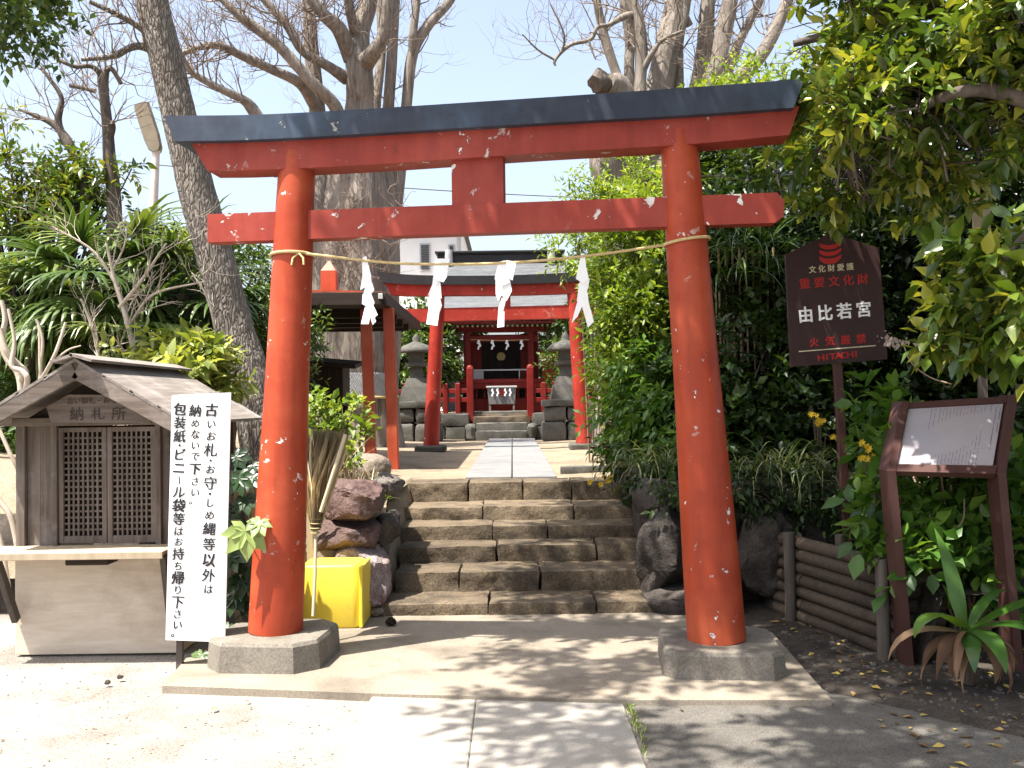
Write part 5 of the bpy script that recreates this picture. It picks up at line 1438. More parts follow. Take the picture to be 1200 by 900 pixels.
# ---- pollarded tree on the right behind the gate
po = tree_thing('pollarded_tree', 'old pollarded tree with a broken pale stump and upright stems behind the right pillar', 745, 545, 14.0, ZT)
mb = MB(); lines = []
L((742, 560, 14, 110), (740, 450, 14, 84), (738, 330, 14, 78), (736, 250, 14, 70), (738, 200, 14, 62), (762, 140, 14, 42), (775, 90, 14, 31), (786, 40, 14.1, 28), (793, 0, 14.2, 25), (800, -90, 14.4, 14), n=48, seed=41, lob=.045)
L((728, 240, 13.9, 60), (716, 190, 13.7, 46), (724, 130, 13.6, 44), (722, 104, 13.5, 34), (712, 98, 13.4, 25), n=14, seed=42, rn=.35)
L((738, 130, 13.8, 18), (724, 92, 13.9, 12), (711, 52, 13.9, 11), (703, 20, 13.9, 10), (698, -10, 13.9, 9), (690, -70, 14, 5), seed=43)
L((742, 130, 14.0, 16), (737, 85, 14.0, 12), (738, 45, 14.1, 12), (730, 0, 14.1, 10), (722, -60, 14.2, 6), seed=44)
L((748, 150, 13.6, 22), (750, 100, 13.6, 15), (752, 62, 13.6, 15), (748, 25, 13.6, 14), (738, -8, 13.6, 12), (722, -60, 13.6, 8), seed=45)
L((750, 90, 13.6, 9), (762, 66, 13.5, 7), (775, 48, 13.5, 5), (800, 36, 13.4, 3), seed=46)
L((790, 160, 14.1, 22), (795, 100, 14.1, 14), (795, 50, 14.1, 13), (803, 10, 14.1, 11), (810, -50, 14.1, 7), seed=47)
L((800, 200, 14.4, 50), (815, 130, 14.4, 32), (825, 70, 14.4, 22), (830, 0, 14.4, 17), (836, -90, 14.5, 9), seed=48)
L((812, 140, 13.9, 30), (840, 80, 13.9, 22), (846, 50, 13.9, 20), (856, 0, 13.9, 18), (866, -80, 14, 10), seed=49)
L((840, 110, 14.2, 18), (862, 58, 14.2, 11), (878, 25, 14.3, 10), (893, -5, 14.3, 9), (910, -60, 14.4, 5), seed=50)
L((850, 110, 13.7, 22), (890, 66, 13.7, 16), (905, 42, 13.7, 15), (917, 15, 13.7, 14), (928, -15, 13.7, 12), (945, -80, 13.7, 7), seed=51)
L((808, 30, 14.2, 9), (797, 8, 14.2, 10), (790, -15, 14.2, 9), seed=52)
L((742, 16, 13.6, 7), (730, 20, 13.5, 8), (713, 29, 13.4, 5), (700, 32, 13.3, 5), (692, 46, 13.3, 5), (670, 52, 13.2, 4.5), (657, 62, 13.2, 4), (650, 72, 13.2, 3.5), (651, 77, 13.2, 2.5), n=7, seed=53)
L((650, 70, 13.2, 3), (630, 58, 13.1, 2.5), (612, 40, 13, 1.5), n=5, seed=54)
L((658, 62, 13.2, 3), (661, 40, 13.1, 2.2), (645, 5, 13, 1.5), n=5, seed=55)
L((690, 48, 13.2, 3), (694, 60, 13.2, 2.5), (698, 70, 13.2, 1.5), n=5, seed=56)
mb.build('trunk', M['bark_pale'], po)
# cut stub and hollow
mb = MB(); limb(mb, [(800, 170, 13.4, 30), (778, 200, 13.0, 26), (766, 213, 12.8, 25)], 12, 5, .15, 57); mb.build('cut_stub', M['bark_dark'], po)
mb = MB(); limb(mb, [(712, 98, 13.5, 22), (703, 96, 13.3, 25), (697, 99, 13.2, 19)], 12, 4, .5, 58); mb.build('hollow_knot', M['bark_dark'], po)
mb = MB(); limb(mb, [(720, 180, 13.7, 20), (708, 188, 13.6, 26), (702, 198, 13.5, 14), (716, 235, 13.5, 8)], 10, 5, .3, 59); mb.build('burl', M['bark_pale'], po)
tw = MB()
for li, (ln, rd) in enumerate(lines):
    if li < 2: continue
    twigs_on(tw, rng, ln, rd, 14 if li < 12 else 7, .8, 2, lo=.35, rk=.3, rmax=.014, kids=(1, 3))
for k in range(60):
    p = W(rng.uniform(810, 900), rng.uniform(60, 150), 13.4); grow(tw, rng, p, Vector((rng.normal(0, .6), -.2, rng.normal(.4, .5))), .5, .008, 1, bend=.3)
tw.build('branch_mass', M['twig'], po)

# ================================================================== SHRUBS AND EVERGREENS
def C(px, py, Y, rpx, rz=None, ry=None, w=1.0):
    q = W(px, py, Y); r = rpx * Y / FPX
    return (q, (r, (ry if ry else r), (rz * Y / FPX if rz else r)), w * rpx * rpx)
def shrub(name, label, cat, clumps, ntw, m, base, group=None, stems=10, stem_r=.012, stem_m='twig', part_='foliage', **kw):
    t = thing(name, label, cat, base, group)
    o, b, td = foliage(part_, M[m], clumps, ntw, parent=t, **kw)
    if stems:
        rr = np.random.default_rng(kw.get('seed', 1) + 99); mb = MB(); pick = rr.choice(len(b), min(len(b), stems * 3), replace=False)
        B = Vector(base)
        for i in pick:
            e = Vector(b[i]); s = B + Vector((rr.normal(0, .10), rr.normal(0, .08), 0)); mid = lerp(s, e, .55) + Vector((0, 0, .12 * (e - s).length))
            ln = catmull([s, mid, e], 5); mb.tube([Vector(p) for p in ln], [stem_r * (1 - .75 * k / (len(ln) - 1)) for k in range(len(ln))], 5, False, True)
        mb.build('stem', M[stem_m], t)
    return t

# fresh green shrub right of the stairs
cs = [C(745, 310, 9.3, 50), C(780, 360, 9.2, 56), C(742, 375, 8.9, 34), C(722, 392, 9.0, 18), C(755, 440, 8.8, 48), C(790, 300, 9.6, 48), C(800, 440, 9.2, 56), C(738, 455, 8.9, 24), C(762, 505, 8.8, 28), C(785, 515, 8.8, 40), C(745, 262, 9.5, 28), C(714, 325, 9.1, 16), C(726, 425, 8.9, 16), C(775, 250, 9.8, 34), C(706, 345, 9.0, 12)]
shrub('green_shrub', 'tall fresh green leafy shrub between the stairs and the right gate pillar', 'shrub', cs, 2900, 'lf_bright', (1.5, 9.1, ZT), nl=9, ll=.082, wr=.40, twl=.24, gap=.34, gf=3.2, seed=61, up=.25, droop=.3, stems=26)
cs = [C(698, 200, 11.5, 22), C(690, 225, 11.5, 22), C(705, 250, 11.5, 26), C(690, 270, 11.4, 26), C(730, 205, 11.6, 22), C(668, 290, 11.3, 20), C(760, 225, 11.6, 24)]
shrub('green_shrub', 'slender pale green shrub tops rising between the tie beam and the pollarded stump', 'shrub', cs, 420, 'lf_bright', (1.1, 11.5, ZT), nl=9, ll=.085, wr=.30, twl=.3, gap=.3, seed=62, up=.6, stems=8)
cs = [C(748, 482, 8.5, 20), C(762, 518, 8.2, 24), C(768, 480, 8.3, 28), C(795, 535, 7.7, 26), C(760, 440, 8.4, 28), C(800, 480, 8.0, 30), C(752, 455, 8.6, 16)]
shrub('arching_shrub', 'bright arching leafy shrub spilling from the bank towards the top stairs', 'shrub', cs, 520, 'lf_fresh', (1.45, 8.3, .78), nl=9, ll=.085, wr=.42, twl=.34, gap=.3, gf=3.5, seed=60, up=.15, droop=.9, stems=14)
# dark under-shrub below it and along the bank
cs = [C(760, 530, 8.5, 26), C(735, 520, 8.6, 18), C(820, 480, 8.3, 60), C(860, 430, 8.2, 66), C(880, 500, 7.9, 60), C(830, 540, 7.9, 50), C(930, 500, 7.8, 62), C(940, 430, 8.2, 70), C(880, 360, 8.6, 70), C(850, 300, 8.8, 62)]
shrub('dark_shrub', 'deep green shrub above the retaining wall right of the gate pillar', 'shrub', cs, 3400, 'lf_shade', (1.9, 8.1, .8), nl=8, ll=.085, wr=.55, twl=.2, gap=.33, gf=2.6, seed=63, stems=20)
# evergreen hedge wall behind the signs
hedges = [('tall dark evergreen behind the maroon sign', [C(960, 330, 9.0, 110), C(980, 430, 8.6, 100), C(900, 300, 9.4, 90), C(1000, 520, 8.2, 80), C(1010, 260, 9.4, 100)], 64, (2.9, 9.0, .9)),
          ('tall dark evergreen behind the information board at the right edge', [C(1110, 330, 8.8, 120), C(1150, 450, 8.4, 120), C(1100, 520, 8.0, 90), C(1180, 250, 9.0, 110), C(1200, 540, 8.0, 100), C(1080, 220, 9.4, 90)], 65, (4.4, 8.8, 1.0)),
          ('broad dark evergreen filling the slope far right', [C(1290, 420, 8.6, 160), C(1300, 250, 9.2, 160), C(1260, 560, 8.2, 110)], 66, (5.6, 8.8, 1.0))]
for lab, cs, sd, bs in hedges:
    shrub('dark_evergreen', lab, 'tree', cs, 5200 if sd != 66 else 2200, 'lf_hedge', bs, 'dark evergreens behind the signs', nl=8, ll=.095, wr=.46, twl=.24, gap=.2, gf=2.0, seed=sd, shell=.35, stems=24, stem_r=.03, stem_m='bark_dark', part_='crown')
for k, (cs, sd, bs, lab) in enumerate(((([C(860, 200, 11, 70), C(900, 240, 11, 80), C(880, 280, 10.5, 70), C(930, 170, 11, 60), C(840, 240, 11.2, 50)]), 67, (2.9, 11, 1.0), 'feathery green bamboo thicket behind the right end of the tie beam'),
        (([C(870, 120, 12.2, 46), C(905, 140, 12.2, 50), C(850, 150, 12.2, 34), C(925, 110, 12.2, 50), C(960, 150, 12, 70), C(830, 122, 12.2, 22)]), 68, (3.2, 12.2, 1.2), 'loose olive green shrub under the pollarded stems above the black beam'))):
    shrub(('bamboo_thicket', 'olive_shrub')[k], lab, ('bamboo', 'shrub')[k], cs, (1500, 900)[k], ('lf_mid', 'lf_bright')[k], bs, nl=8, ll=(.2, .085)[k], wr=(.16, .45)[k], twl=.3, gap=(.2, .36)[k], seed=sd, droop=(.8, .2)[k], stems=14)
# hanging long blades behind the right pillar
rng2 = np.random.default_rng(71); bl = []
for k in range(170):
    q = W(rng2.uniform(838, 905), rng2.uniform(275, 330), rng2.uniform(7.9, 8.6)); bl.append((q, rng2.uniform(0, 6.28), rng2.uniform(.5, .95), rng2.uniform(.012, .022), rng2.uniform(.1, 1.0), rng2.uniform(1.8, 2.6), rng2.uniform(-.4, .4), rng2.random() * .6))
hb = thing('hanging_bamboo', 'long drooping dark blades hanging behind the right gate pillar', 'bamboo', (2.0, 8.2, .9)); strap_mesh('blade_mass', M['lf_palm'], bl, hb)
mb = MB()
for k in range(9):
    a = W(840 + k * 8, 560, 8.3); b = W(842 + k * 8, 290, 8.2); mb.tube([a, lerp(a, b, .5) + Vector((.03, 0, 0)), b], .010, 5)
mb.build('cane', M['cane'], hb)

# ---- big glossy leaved tree overhanging from the right
ct = thing('broadleaf_tree', 'big glossy leaved evergreen tree overhanging the right end of the gate', 'tree', (4.3, 5.2, 0))
mb = MB(); lines = []
def LW(pts, n=10, seed=0):
    Q = catmull(pts, 6); ln = [Vector(q[:3]) for q in Q]; rd = [max(.004, q[3]) for q in Q]; mb.tube(ln, rd, n, True, True, .1, seed); lines.append((ln, rd))
LW([(4.3, 5.2, -.1, .22), (4.25, 5.2, 1.2, .19), (4.1, 5.1, 2.4, .17), (3.9, 5.0, 3.5, .15), (3.6, 4.8, 4.8, .12), (3.2, 4.5, 6.0, .08), (2.6, 4.2, 7.0, .04)], 16, 1)
L((1290, 150, 4.7, 24), (1200, 117, 4.7, 20), (1150, 105, 4.7, 17), (1110, 112, 4.75, 13), (1085, 125, 4.9, 8), (1065, 150, 5.1, 5), n=12, seed=2)
LW([(3.9, 5.0, 3.3, .10), (3.2, 5.3, 3.6, .07), (2.4, 5.6, 3.7, .045), (1.7, 5.8, 3.6, .02)], 9, 3)
LW([(3.8, 4.9, 3.9, .10), (2.6, 4.9, 4.8, .07), (1.2, 5.0, 5.6, .05), (-.4, 5.0, 6.2, .025)], 9, 4)
LW([(3.6, 4.8, 4.7, .10), (2.4, 4.2, 5.6, .07), (.8, 3.8, 6.2, .05), (-1.0, 3.7, 6.6, .025)], 9, 5)
LW([(4.0, 5.0, 2.9, .08), (3.2, 4.6, 2.9, .05), (2.6, 4.4, 2.6, .03), (2.2, 4.35, 2.1, .012)], 8, 6)
LW([(3.7, 4.9, 4.2, .09), (2.8, 6.0, 5.2, .06), (1.6, 6.6, 6.0, .04), (.4, 6.8, 6.4, .02)], 9, 7)
LW([(4.1, 5.1, 2.4, .07), (3.4, 4.3, 3.4, .05), (2.6, 3.4, 4.4, .03), (1.8, 2.8, 4.9, .015)], 8, 8)
mb.build('trunk', M['bark_dark'], ct)
vis = [C(972, 155, 5.5, 42), C(922, 210, 5.9, 28), C(1010, 95, 5.6, 46), C(1050, 50, 5.4, 80), C(1130, 40, 5.1, 80), C(1095, 150, 5.5, 80), C(1180, 110, 4.9, 70), C(1010, 190, 6.0, 66), C(1070, 225, 6.3, 36), C(1000, 25, 5.8, 46), C(905, 190, 6.4, 18), C(872, 205, 6.6, 18), C(965, 215, 6.2, 36), C(1200, 20, 4.8, 70), C(1020, -40, 5.4, 80), C(1160, -50, 5.1, 90), C(985, 128, 5.1, 34), C(1030, 120, 5.0, 40), C(1075, 118, 5.0, 42)]
o, b, t = foliage('crown', M['lf_camellia'], vis, 1500, nl=10, ll=.088, wr=.44, T=T_HI, twl=.15, gap=.40, gf=3.2, seed=72, parent=ct, droop=.18, up=.25, spread=1.0, lvar=.3)
tw = MB(); rr = np.random.default_rng(5)
for i in range(0, len(b), 2):
    e = Vector(b[i]); s = e - Vector(t[i]) * rr.uniform(.2, .5) + Vector((.1, 0, -.05)); tw.tube([s, lerp(s, e, .5) + Vector((0, 0, .02)), e], [.007, .005, .003], 4, False)
for ln, rd in lines[2:]: twigs_on(tw, rr, ln, rd, 10, .5, 1, lo=.3, rk=.3, rmax=.008)
tw.build('twig_mass', M['bark_dark'], ct)
over = [((-.1, 5.0, 6.2), (.6, .7, .4), .7), ((-.6, 4.6, 6.3), (.7, .8, .45), .7), ((-.9, 3.7, 6.6), (.8, .7, .4), .7), ((1.5, 6.4, 6.0), (.9, .8, .5), 1), ((.3, 6.7, 6.4), (.9, .7, .4), .9), ((2.6, 6.9, 5.4), (.9, .7, .6), 1), ((3.2, 4.4, 5.6), (.9, .9, .7), 1), ((1.5, 2.4, 5.0), (.8, .7, .5), .8), ((1.7, 2.7, 5.0), (.6, .6, .4), .6), ((3.6, 3.6, 4.2), (.8, .8, .7), 1), ((3.4, 6.2, 4.6), (.8, .8, .8), 1), ((-.2, 5.8, 6.6), (.8, .7, .4), .8), ((-1.2, 6.2, 6.2), (.8, .8, .45), 1.1), ((-1.6, 5.4, 6.5), (.7, .7, .4), .7), ((-1.0, 7.2, 6.6), (.9, .8, .45), 1.1), ((-1.7, 4.3, 6.3), (.7, .7, .4), .8), ((-1.6, 3.2, 6.2), (.9, .7, .4), 1), ((-.6, 2.7, 6.0), (.9, .7, .45), 1.1), ((.4, 2.9, 5.6), (.8, .7, .45), 1), ((.9, 2.2, 5.0), (.8, .6, .4), 1), ((-.4, 7.6, 7.0), (.9, .8, .4), 1), ((4.6, 4.6, 3.6), (1, 1.2, 1), 1.3), ((5.2, 3.2, 4.6), (1.2, 1.2, 1.2), 1.4), ((4.4, 2.0, 4.0), (1, 1, 1), 1.1), ((3.4, 1.6, 4.6), (1, 1, .8), 1), ((5.6, 5.6, 4.6), (1.2, 1.2, 1.4), 1.3), ((5.4, 1.0, 3.2), (1, 1, 1), 1), ((4.2, 3.2, 6.2), (1.2, 1.2, .8), 1.3), ((2.2, 1.4, 5.6), (1, .9, .6), 1)]
foliage('upper_shade_crown', M['lf_camellia'], [(Vector(c), r, w) for c, r, w in over], 6200, nl=9, ll=.12, wr=.46, twl=.3, gap=.34, gf=1.5, seed=73, parent=ct, droop=.4, up=.15)  # out of view: overhead clumps throw dapple, right-hand ones added to block sky light
# near branch of large leaves at the right edge
ns_ = thing('largeleaf_shrub', 'shrub with large hanging green leaves just above the information board', 'shrub', (3.0, 4.9, 0))
cs = [C(1140, 320, 4.7, 34), C(1165, 355, 4.6, 40), C(1125, 372, 4.7, 26), C(1190, 315, 4.5, 38), C(1205, 385, 4.4, 30), C(1130, 298, 4.8, 16), C(1210, 350, 4.4, 46), C(1105, 398, 4.7, 15), C(1150, 398, 4.6, 20)]
o, b, t = foliage('foliage', M['lf_camellia'], cs, 150, nl=8, ll=.105, wr=.50, T=T_HI, twl=.12, gap=.2, gf=4, seed=74, parent=ns_, droop=.45, up=.0)
mb = MB(); rr = np.random.default_rng(6)
for k in range(6):
    e = Vector(b[int(rr.integers(len(b)))]); s = Vector((3.25 + rr.normal(0, .05), 5.0 + rr.normal(0, .05), 0)); mid = lerp(s, e, .5) + Vector((.28, .1, .15)); ln = catmull([s, mid, e], 6); mb.tube([Vector(p) for p in ln], [.016 * (1 - .7 * i / (len(ln) - 1)) for i in range(len(ln))], 6, False)
mb.tube(catmull([W(1210, 375, 4.9), W(1180, 335, 4.8), W(1160, 340, 4.75), W(1120, 345, 4.7)], 5), .010, 6)
mb.build('stem', M['bark_dark'], ns_)
# dry flower tassel beside the sign
df = thing('dry_flower_head', None, None, W(1052, 402, 5.4))
mb = MB(); mb.tube(catmull([W(1058, 402, 5.4), W(1068, 425, 5.35), W(1090, 442, 5.2), W(1115, 450, 5.0)], 4), .004, 5); mb.build('stem', M['cane'], df)
pp = np.array([npy(W(1040 + rng2.normal(8, 9), 400 + rng2.normal(0, 4.5), 5.4 + rng2.normal(0, .03))) for k in range(60)])
Vd = leaf_verts(pp, rng2.normal(0, 1, (60, 3)), rng2.normal(0, 1, (60, 3)) + np.array([0, -.8, .4]), rng2.uniform(.016, .036, 60), .7, T_LOW)
fast_mesh('petal_mass', Vd, T_LOW[1], 60, rng2.uniform(.6, 1, 60), leafmat('papery dry petals', (.16, .12, .09), (.32, .25, .20), (.55, .46, .40), .3, .8, spec=.1, tcol=(1, 1, 1)), df)
tag(df, 'withered pale flower head dangling at the lower right corner of the maroon sign', 'dry flower')

# hydrangea like bush with canes under the board
cs = [C(1036, 500, 5.95, 26), C(1046, 540, 5.8, 30), C(1032, 472, 6.1, 16), C(1040, 600, 5.7, 34), C(1065, 640, 5.55, 30), C(1090, 610, 5.8, 36), C(1150, 620, 5.8, 44), C(1190, 560, 5.7, 40), C(1140, 570, 5.9, 40), C(1120, 660, 5.7, 30), C(1040, 640, 5.75, 16), C(1190, 660, 5.6, 40)]
hy = shrub('leafy_bush', 'leafy bright green bush with dry canes around the legs of the information board', 'bush', cs, 330, 'lf_fresh', (2.55, 5.85, .1), nl=7, ll=.105, wr=.62, T=T_HI, twl=.16, gap=.3, gf=4, seed=75, up=.4, stems=0)
mb = MB(); rr = np.random.default_rng(8)
for k in range(34):
    a = Vector((2.62 + rr.normal(0, .12), 5.85 + rr.normal(0, .08), .02)); e = a + Vector((rr.normal(0, .22), rr.normal(0, .12), rr.uniform(.6, 1.15))); ln = catmull([a, lerp(a, e, .5) + Vector((rr.normal(0, .04), 0, 0)), e], 5); mb.tube([Vector(p) for p in ln], .007, 5, False)
mb.tube(catmull([W(1088, 600, 5.5), W(1095, 622, 5.48), W(1110, 628, 5.47), W(1128, 610, 5.47), W(1130, 585, 5.5)], 6), .004, 5)
mb.build('cane', M['cane'], hy)
# kerria flowers
def flowers(name, label, pts, seed, base, n=5):
    rr = np.random.default_rng(seed); P = []
    for px, py, Y, k, sp in pts:
        for i in range(k): P.append(npy(W(px + rr.normal(0, sp), py + rr.normal(0, sp * .6), Y + rr.normal(0, .03))))
    P = np.array(P); pos = np.repeat(P, 6, 0); az = np.tile(np.arange(6) * 1.047, len(P)) + np.repeat(rr.random(len(P)), 6)
    d = np.stack([np.cos(az), -.5 + 0 * az, np.sin(az)], 1); V = leaf_verts(pos, d, np.tile([[0, -1., .3]], (len(pos), 1)), np.full(len(pos), .024), .75, T_LOW)
    t = thing(name, label, 'flowering plant', base); fast_mesh('blossom_mass', V, T_LOW[1], len(pos), rr.random(len(pos)), M['petal'], t)
    mb = MB()
    for p in P[::2]: mb.tube([Vector(base) + Vector((0, 0, .02)), lerp(Vector(base), Vector(p), .6) + Vector((0, 0, .2)), Vector(p)], [.006, .004, .002], 4, False)
    mb.build('stem', M['twig'], t)
flowers('kerria', 'yellow flowered stems among the dark leaves left of the maroon sign post', [(955, 492, 7.2, 6, 5), (963, 494, 7.2, 4, 4), (950, 484, 7.25, 3, 3), (977, 512, 7.1, 3, 3)], 81, (2.3, 7.4, .75))
flowers('kerria', 'yellow flowered stems right of the maroon sign post', [(1015, 538, 5.75, 5, 4), (1013, 520, 5.8, 4, 4), (1018, 527, 5.7, 3, 3)], 82, (2.2, 5.9, .4))
flowers('kerria', 'yellow flowered stems drooping over the top stair at right', [(726, 544, 8.3, 4, 5), (712, 560, 8.25, 6, 5), (703, 568, 8.2, 3, 3), (775, 546, 7.8, 4, 3), (690, 565, 8.2, 2, 2)], 83, (1.2, 8.3, .76))
# striped grass tufts
def tuft(label, px, py, Y, n, Lm, seed, m='lf_stripe', spread=.10):
    rr = np.random.default_rng(seed); q = W(px, py, Y); bl = []
    for k in range(n):
        bl.append((q + Vector((rr.normal(0, spread), rr.normal(0, .06), rr.normal(0, .02))), rr.uniform(0, 6.28), Lm * rr.uniform(.6, 1.2), rr.uniform(.008, .014), rr.uniform(.2, 1.15), rr.uniform(2.0, 3.4), rr.uniform(-.3, .3), rr.random()))
    o = strap_mesh('striped_grass_tuft', M[m], bl, None, q); tag(o, label, 'grass tuft', 'striped grass tufts on the retaining wall')
tuft('striped grass tuft hanging over the pale wall stone behind the log fence', 912, 552, 7.0, 90, .50, 91)
tuft('striped grass tuft above the wall just left of the maroon sign post', 960, 560, 6.95, 60, .48, 92)
tuft('striped grass tuft hanging over the wall close to the right of the gate pillar', 872, 556, 7.1, 50, .44, 93)
tuft('striped grass tuft drooping beside the top stairs on the right', 757, 548, 7.6, 80, .46, 94, spread=.12)
tuft('striped grass tuft between the right gate pillar and the stairs', 790, 545, 7.4, 60, .46, 95)
ts_ = [C(770, 566, 7.1, 20), C(800, 572, 6.95, 20), C(862, 570, 6.9, 26), C(900, 572, 6.9, 20), C(945, 572, 6.85, 28), C(985, 575, 6.8, 26), C(1010, 590, 6.7, 24), C(835, 575, 6.9, 22), C(748, 545, 7.6, 20)]
shrub('trailing_plant', 'dark small leaved creeper trailing over the top of the retaining wall', 'creeper', ts_, 360, 'lf_shade', (1.9, 7.1, .72), nl=8, ll=.055, wr=.5, twl=.16, gap=.22, gf=5, seed=97, up=-.3, droop=.8, stems=8, stem_r=.006)
# strap leaved plant in front of the board
cr = thing('crinum_plant', 'broad strap leaved plant with withered brown lower leaves at the foot of the information board', 'plant', W(1135, 790, 5.05))
q = W(1133, 735, 5.0); bl = []
for az, Ln, w, el, dr, tw_, tn_ in ((1.9, .52, .105, 1.35, .5, .0, .6), (3.5, .40, .16, .75, 2.6, .2, .8), (-.25, .60, .135, .65, 1.3, .1, .5), (-.85, .5, .13, .45, 1.9, .2, .3), (-1.5, .40, .11, .2, 1.9, .1, .5), (-1.9, .36, .10, .1, 1.9, .2, .2), (.5, .42, .07, .9, 1.7, 0, .3)):
    bl.append((q + Vector((math.cos(az) * .02, math.sin(az) * .02, 0)), az, Ln, w, el, dr, tw_, tn_))
strap_mesh('green_leaf_mass', M['lf_strap'], bl, cr, seg=10, fold=.14)
bl = []; rr = np.random.default_rng(4)
for k in range(15):
    az = rr.uniform(2.4, 6.9); bl.append((q + Vector((math.cos(az) * .03, math.sin(az) * .03, -.02)), az, rr.uniform(.30, .50), rr.uniform(.05, .10), rr.uniform(-.5, .4), rr.uniform(1.6, 2.9), rr.uniform(-2.2, 2.2), rr.random()))
strap_mesh('withered_leaf_mass', M['lf_dead'], bl, cr, seg=8, fold=.5)
mb = MB(); mb.tube([W(1135, 800, 5.06), W(1134, 765, 5.04), W(1133, 735, 5.02)], [.035, .03, .02], 10, rn=.2); mb.build('stem', M['hairy'], cr)

# ---- LEFT SIDE
def fan_palm(label, px, py, Y, nf, seed, base_py, scale=1.0):
    rr = np.random.default_rng(seed); q = W(px, py, Y); t = thing('fan_palm', label, 'palm', (q.x, Y, .6), 'fan palms behind the booth')
    mb = MB(); b = Vector((q.x + .05, Y, .55)); pts = catmull([b, lerp(b, q, .5) + Vector((.04, 0, 0)), q], 8)
    mb.tube([Vector(p) for p in pts], [.10 + .02 * math.sin(i * 1.9) for i in range(len(pts))], 12, rn=.25, seed=seed, rfreq=8); mb.build('trunk', M['hairy'], t)
    bl = []; pm = MB()
    for k in range(nf):
        az = k * 2.4 + rr.normal(0, .3); el = lerp(1.0, -.65, (k / nf) ** .7) + rr.normal(0, .1)
        pl_ = scale * rr.uniform(.40, .6)
        d = Vector((math.cos(az) * math.cos(el), math.sin(az) * math.cos(el), math.sin(el))); h = q + d * pl_ + Vector((0, 0, -.05 * pl_))
        pm.tube([q, lerp(q, h, .5) + Vector((0, 0, .03)), h], [.013, .010, .007], 5, False)
        s = Vector((-math.sin(az), math.cos(az), 0)); tone = rr.random()
        nseg = 26
        for j in range(nseg):
            a = lerp(-2.15, 2.15, j / (nseg - 1)) + rr.normal(0, .02)
            dd = (d * math.cos(a) + s * math.sin(a)); az2 = math.atan2(dd.y, dd.x); el2 = math.asin(max(-1, min(1, dd.z)))
            Ln = scale * (.50 + .12 * math.cos(a)) * rr.uniform(.9, 1.08)
            bl.append((h, az2, Ln, .044 * scale, el2 + .05, rr.uniform(1.2, 2.2), rr.uniform(-.2, .2), .15 + .55 * tone + .3 * rr.random()))
    pm.build('leaf_stalk', M['lf_mid'], t)
    strap_mesh('crown', M['lf_palm'], bl, t, seg=5, fold=.5)
fan_palm('fan palm with the tallest crown behind the left half of the booth roof', 112, 330, 9.4, 22, 101, 420, 1.15)
fan_palm('fan palm close to the left side of the leaning tree', 212, 345, 9.6, 20, 102, 420, 1.0)
fan_palm('fan palm at the left edge behind the bare pale branches', 36, 372, 9.8, 20, 103, 430, 1.1)
fan_palm('low fan palm between the pruned tree and the leaning tree', 160, 395, 9.0, 14, 104, 430, .85)
# broadleaved evergreens left
cs = [C(20, 212, 10.5, 30), C(70, 218, 10.4, 26), C(112, 208, 10.3, 22), C(40, 245, 10.5, 32), C(5, 250, 10.5, 30), C(95, 238, 10.4, 24), C(142, 200, 10.3, 14), C(-20, 215, 10.5, 30), C(8, 140, 10.6, 10)]
shrub('evergreen_tree', 'leafy evergreen with glossy green tufts around the pruned tree at far left', 'tree', cs, 620, 'lf_camellia', (-5.2, 10.6, .8), nl=9, ll=.10, wr=.44, twl=.24, gap=.36, gf=2.6, seed=111, stems=18, stem_r=.03, stem_m='bark_dark', part_='crown')
cs = [C(20, 15, 7.5, 34), C(-10, 30, 7.5, 30), C(55, 25, 7.6, 26), C(0, -30, 7.5, 50)]
oe = shrub('overhanging_evergreen', 'dark leafy boughs dipping in at the top left corner', 'tree', cs, 200, 'lf_mid', (-5.9, 7.7, 0), nl=9, ll=.085, wr=.46, twl=.24, gap=.36, gf=3, seed=112, stems=0, part_='crown')
mb = MB()
for pts in (((-5.9, 7.7, -.1), (-5.85, 7.7, 1.5), (-5.6, 7.65, 3.2), (-5.2, 7.6, 4.4), (-4.6, 7.55, 5.2)), ((-5.6, 7.65, 3.2), (-5.2, 7.55, 3.9), (-4.5, 7.5, 4.3), (-3.8, 7.5, 4.45)), ((-5.4, 7.6, 3.8), (-4.9, 7.6, 4.7), (-4.0, 7.6, 4.9), (-3.5, 7.65, 4.75)), ((-5.2, 7.6, 4.4), (-4.6, 7.7, 4.6), (-4.1, 7.8, 4.5))):
    ln = catmull(pts, 5); r0 = .13 if pts[0][2] < 0 else .05
    mb.tube([Vector(p) for p in ln], [lerp(r0, .015, i / (len(ln) - 1)) for i in range(len(ln))], 10, rn=.12)
mb.build('trunk', M['bark_dark'], oe)
for k, (lab, c, n, mm) in enumerate((('dark bush on the bank right of the information board', [((4.3, 7.2, 1.0), (.75, .5, .6), 1), ((3.75, 7.0, .8), (.5, .4, .45), .6), ((4.9, 6.9, .9), (.7, .6, .6), 1)], 900, 'lf_shade'), ('low green bush at the left end of the bank beyond the booth', [((-5.4, 8.5, .8), (.6, .5, .55), 1), ((-6.2, 8.2, .8), (.7, .5, .6), 1), ((-5.7, 7.7, .5), (.6, .4, .4), .7)], 700, 'lf_mid'))):
    shrub('garden_bush', lab, 'bush', [(Vector(a), b_, w_) for a, b_, w_ in c], n, mm, (c[0][0][0], c[0][0][1], .3), 'bushes at the ends of the bank', nl=8, ll=.085, wr=.46, twl=.22, gap=.25, seed=190 + k, stems=8)
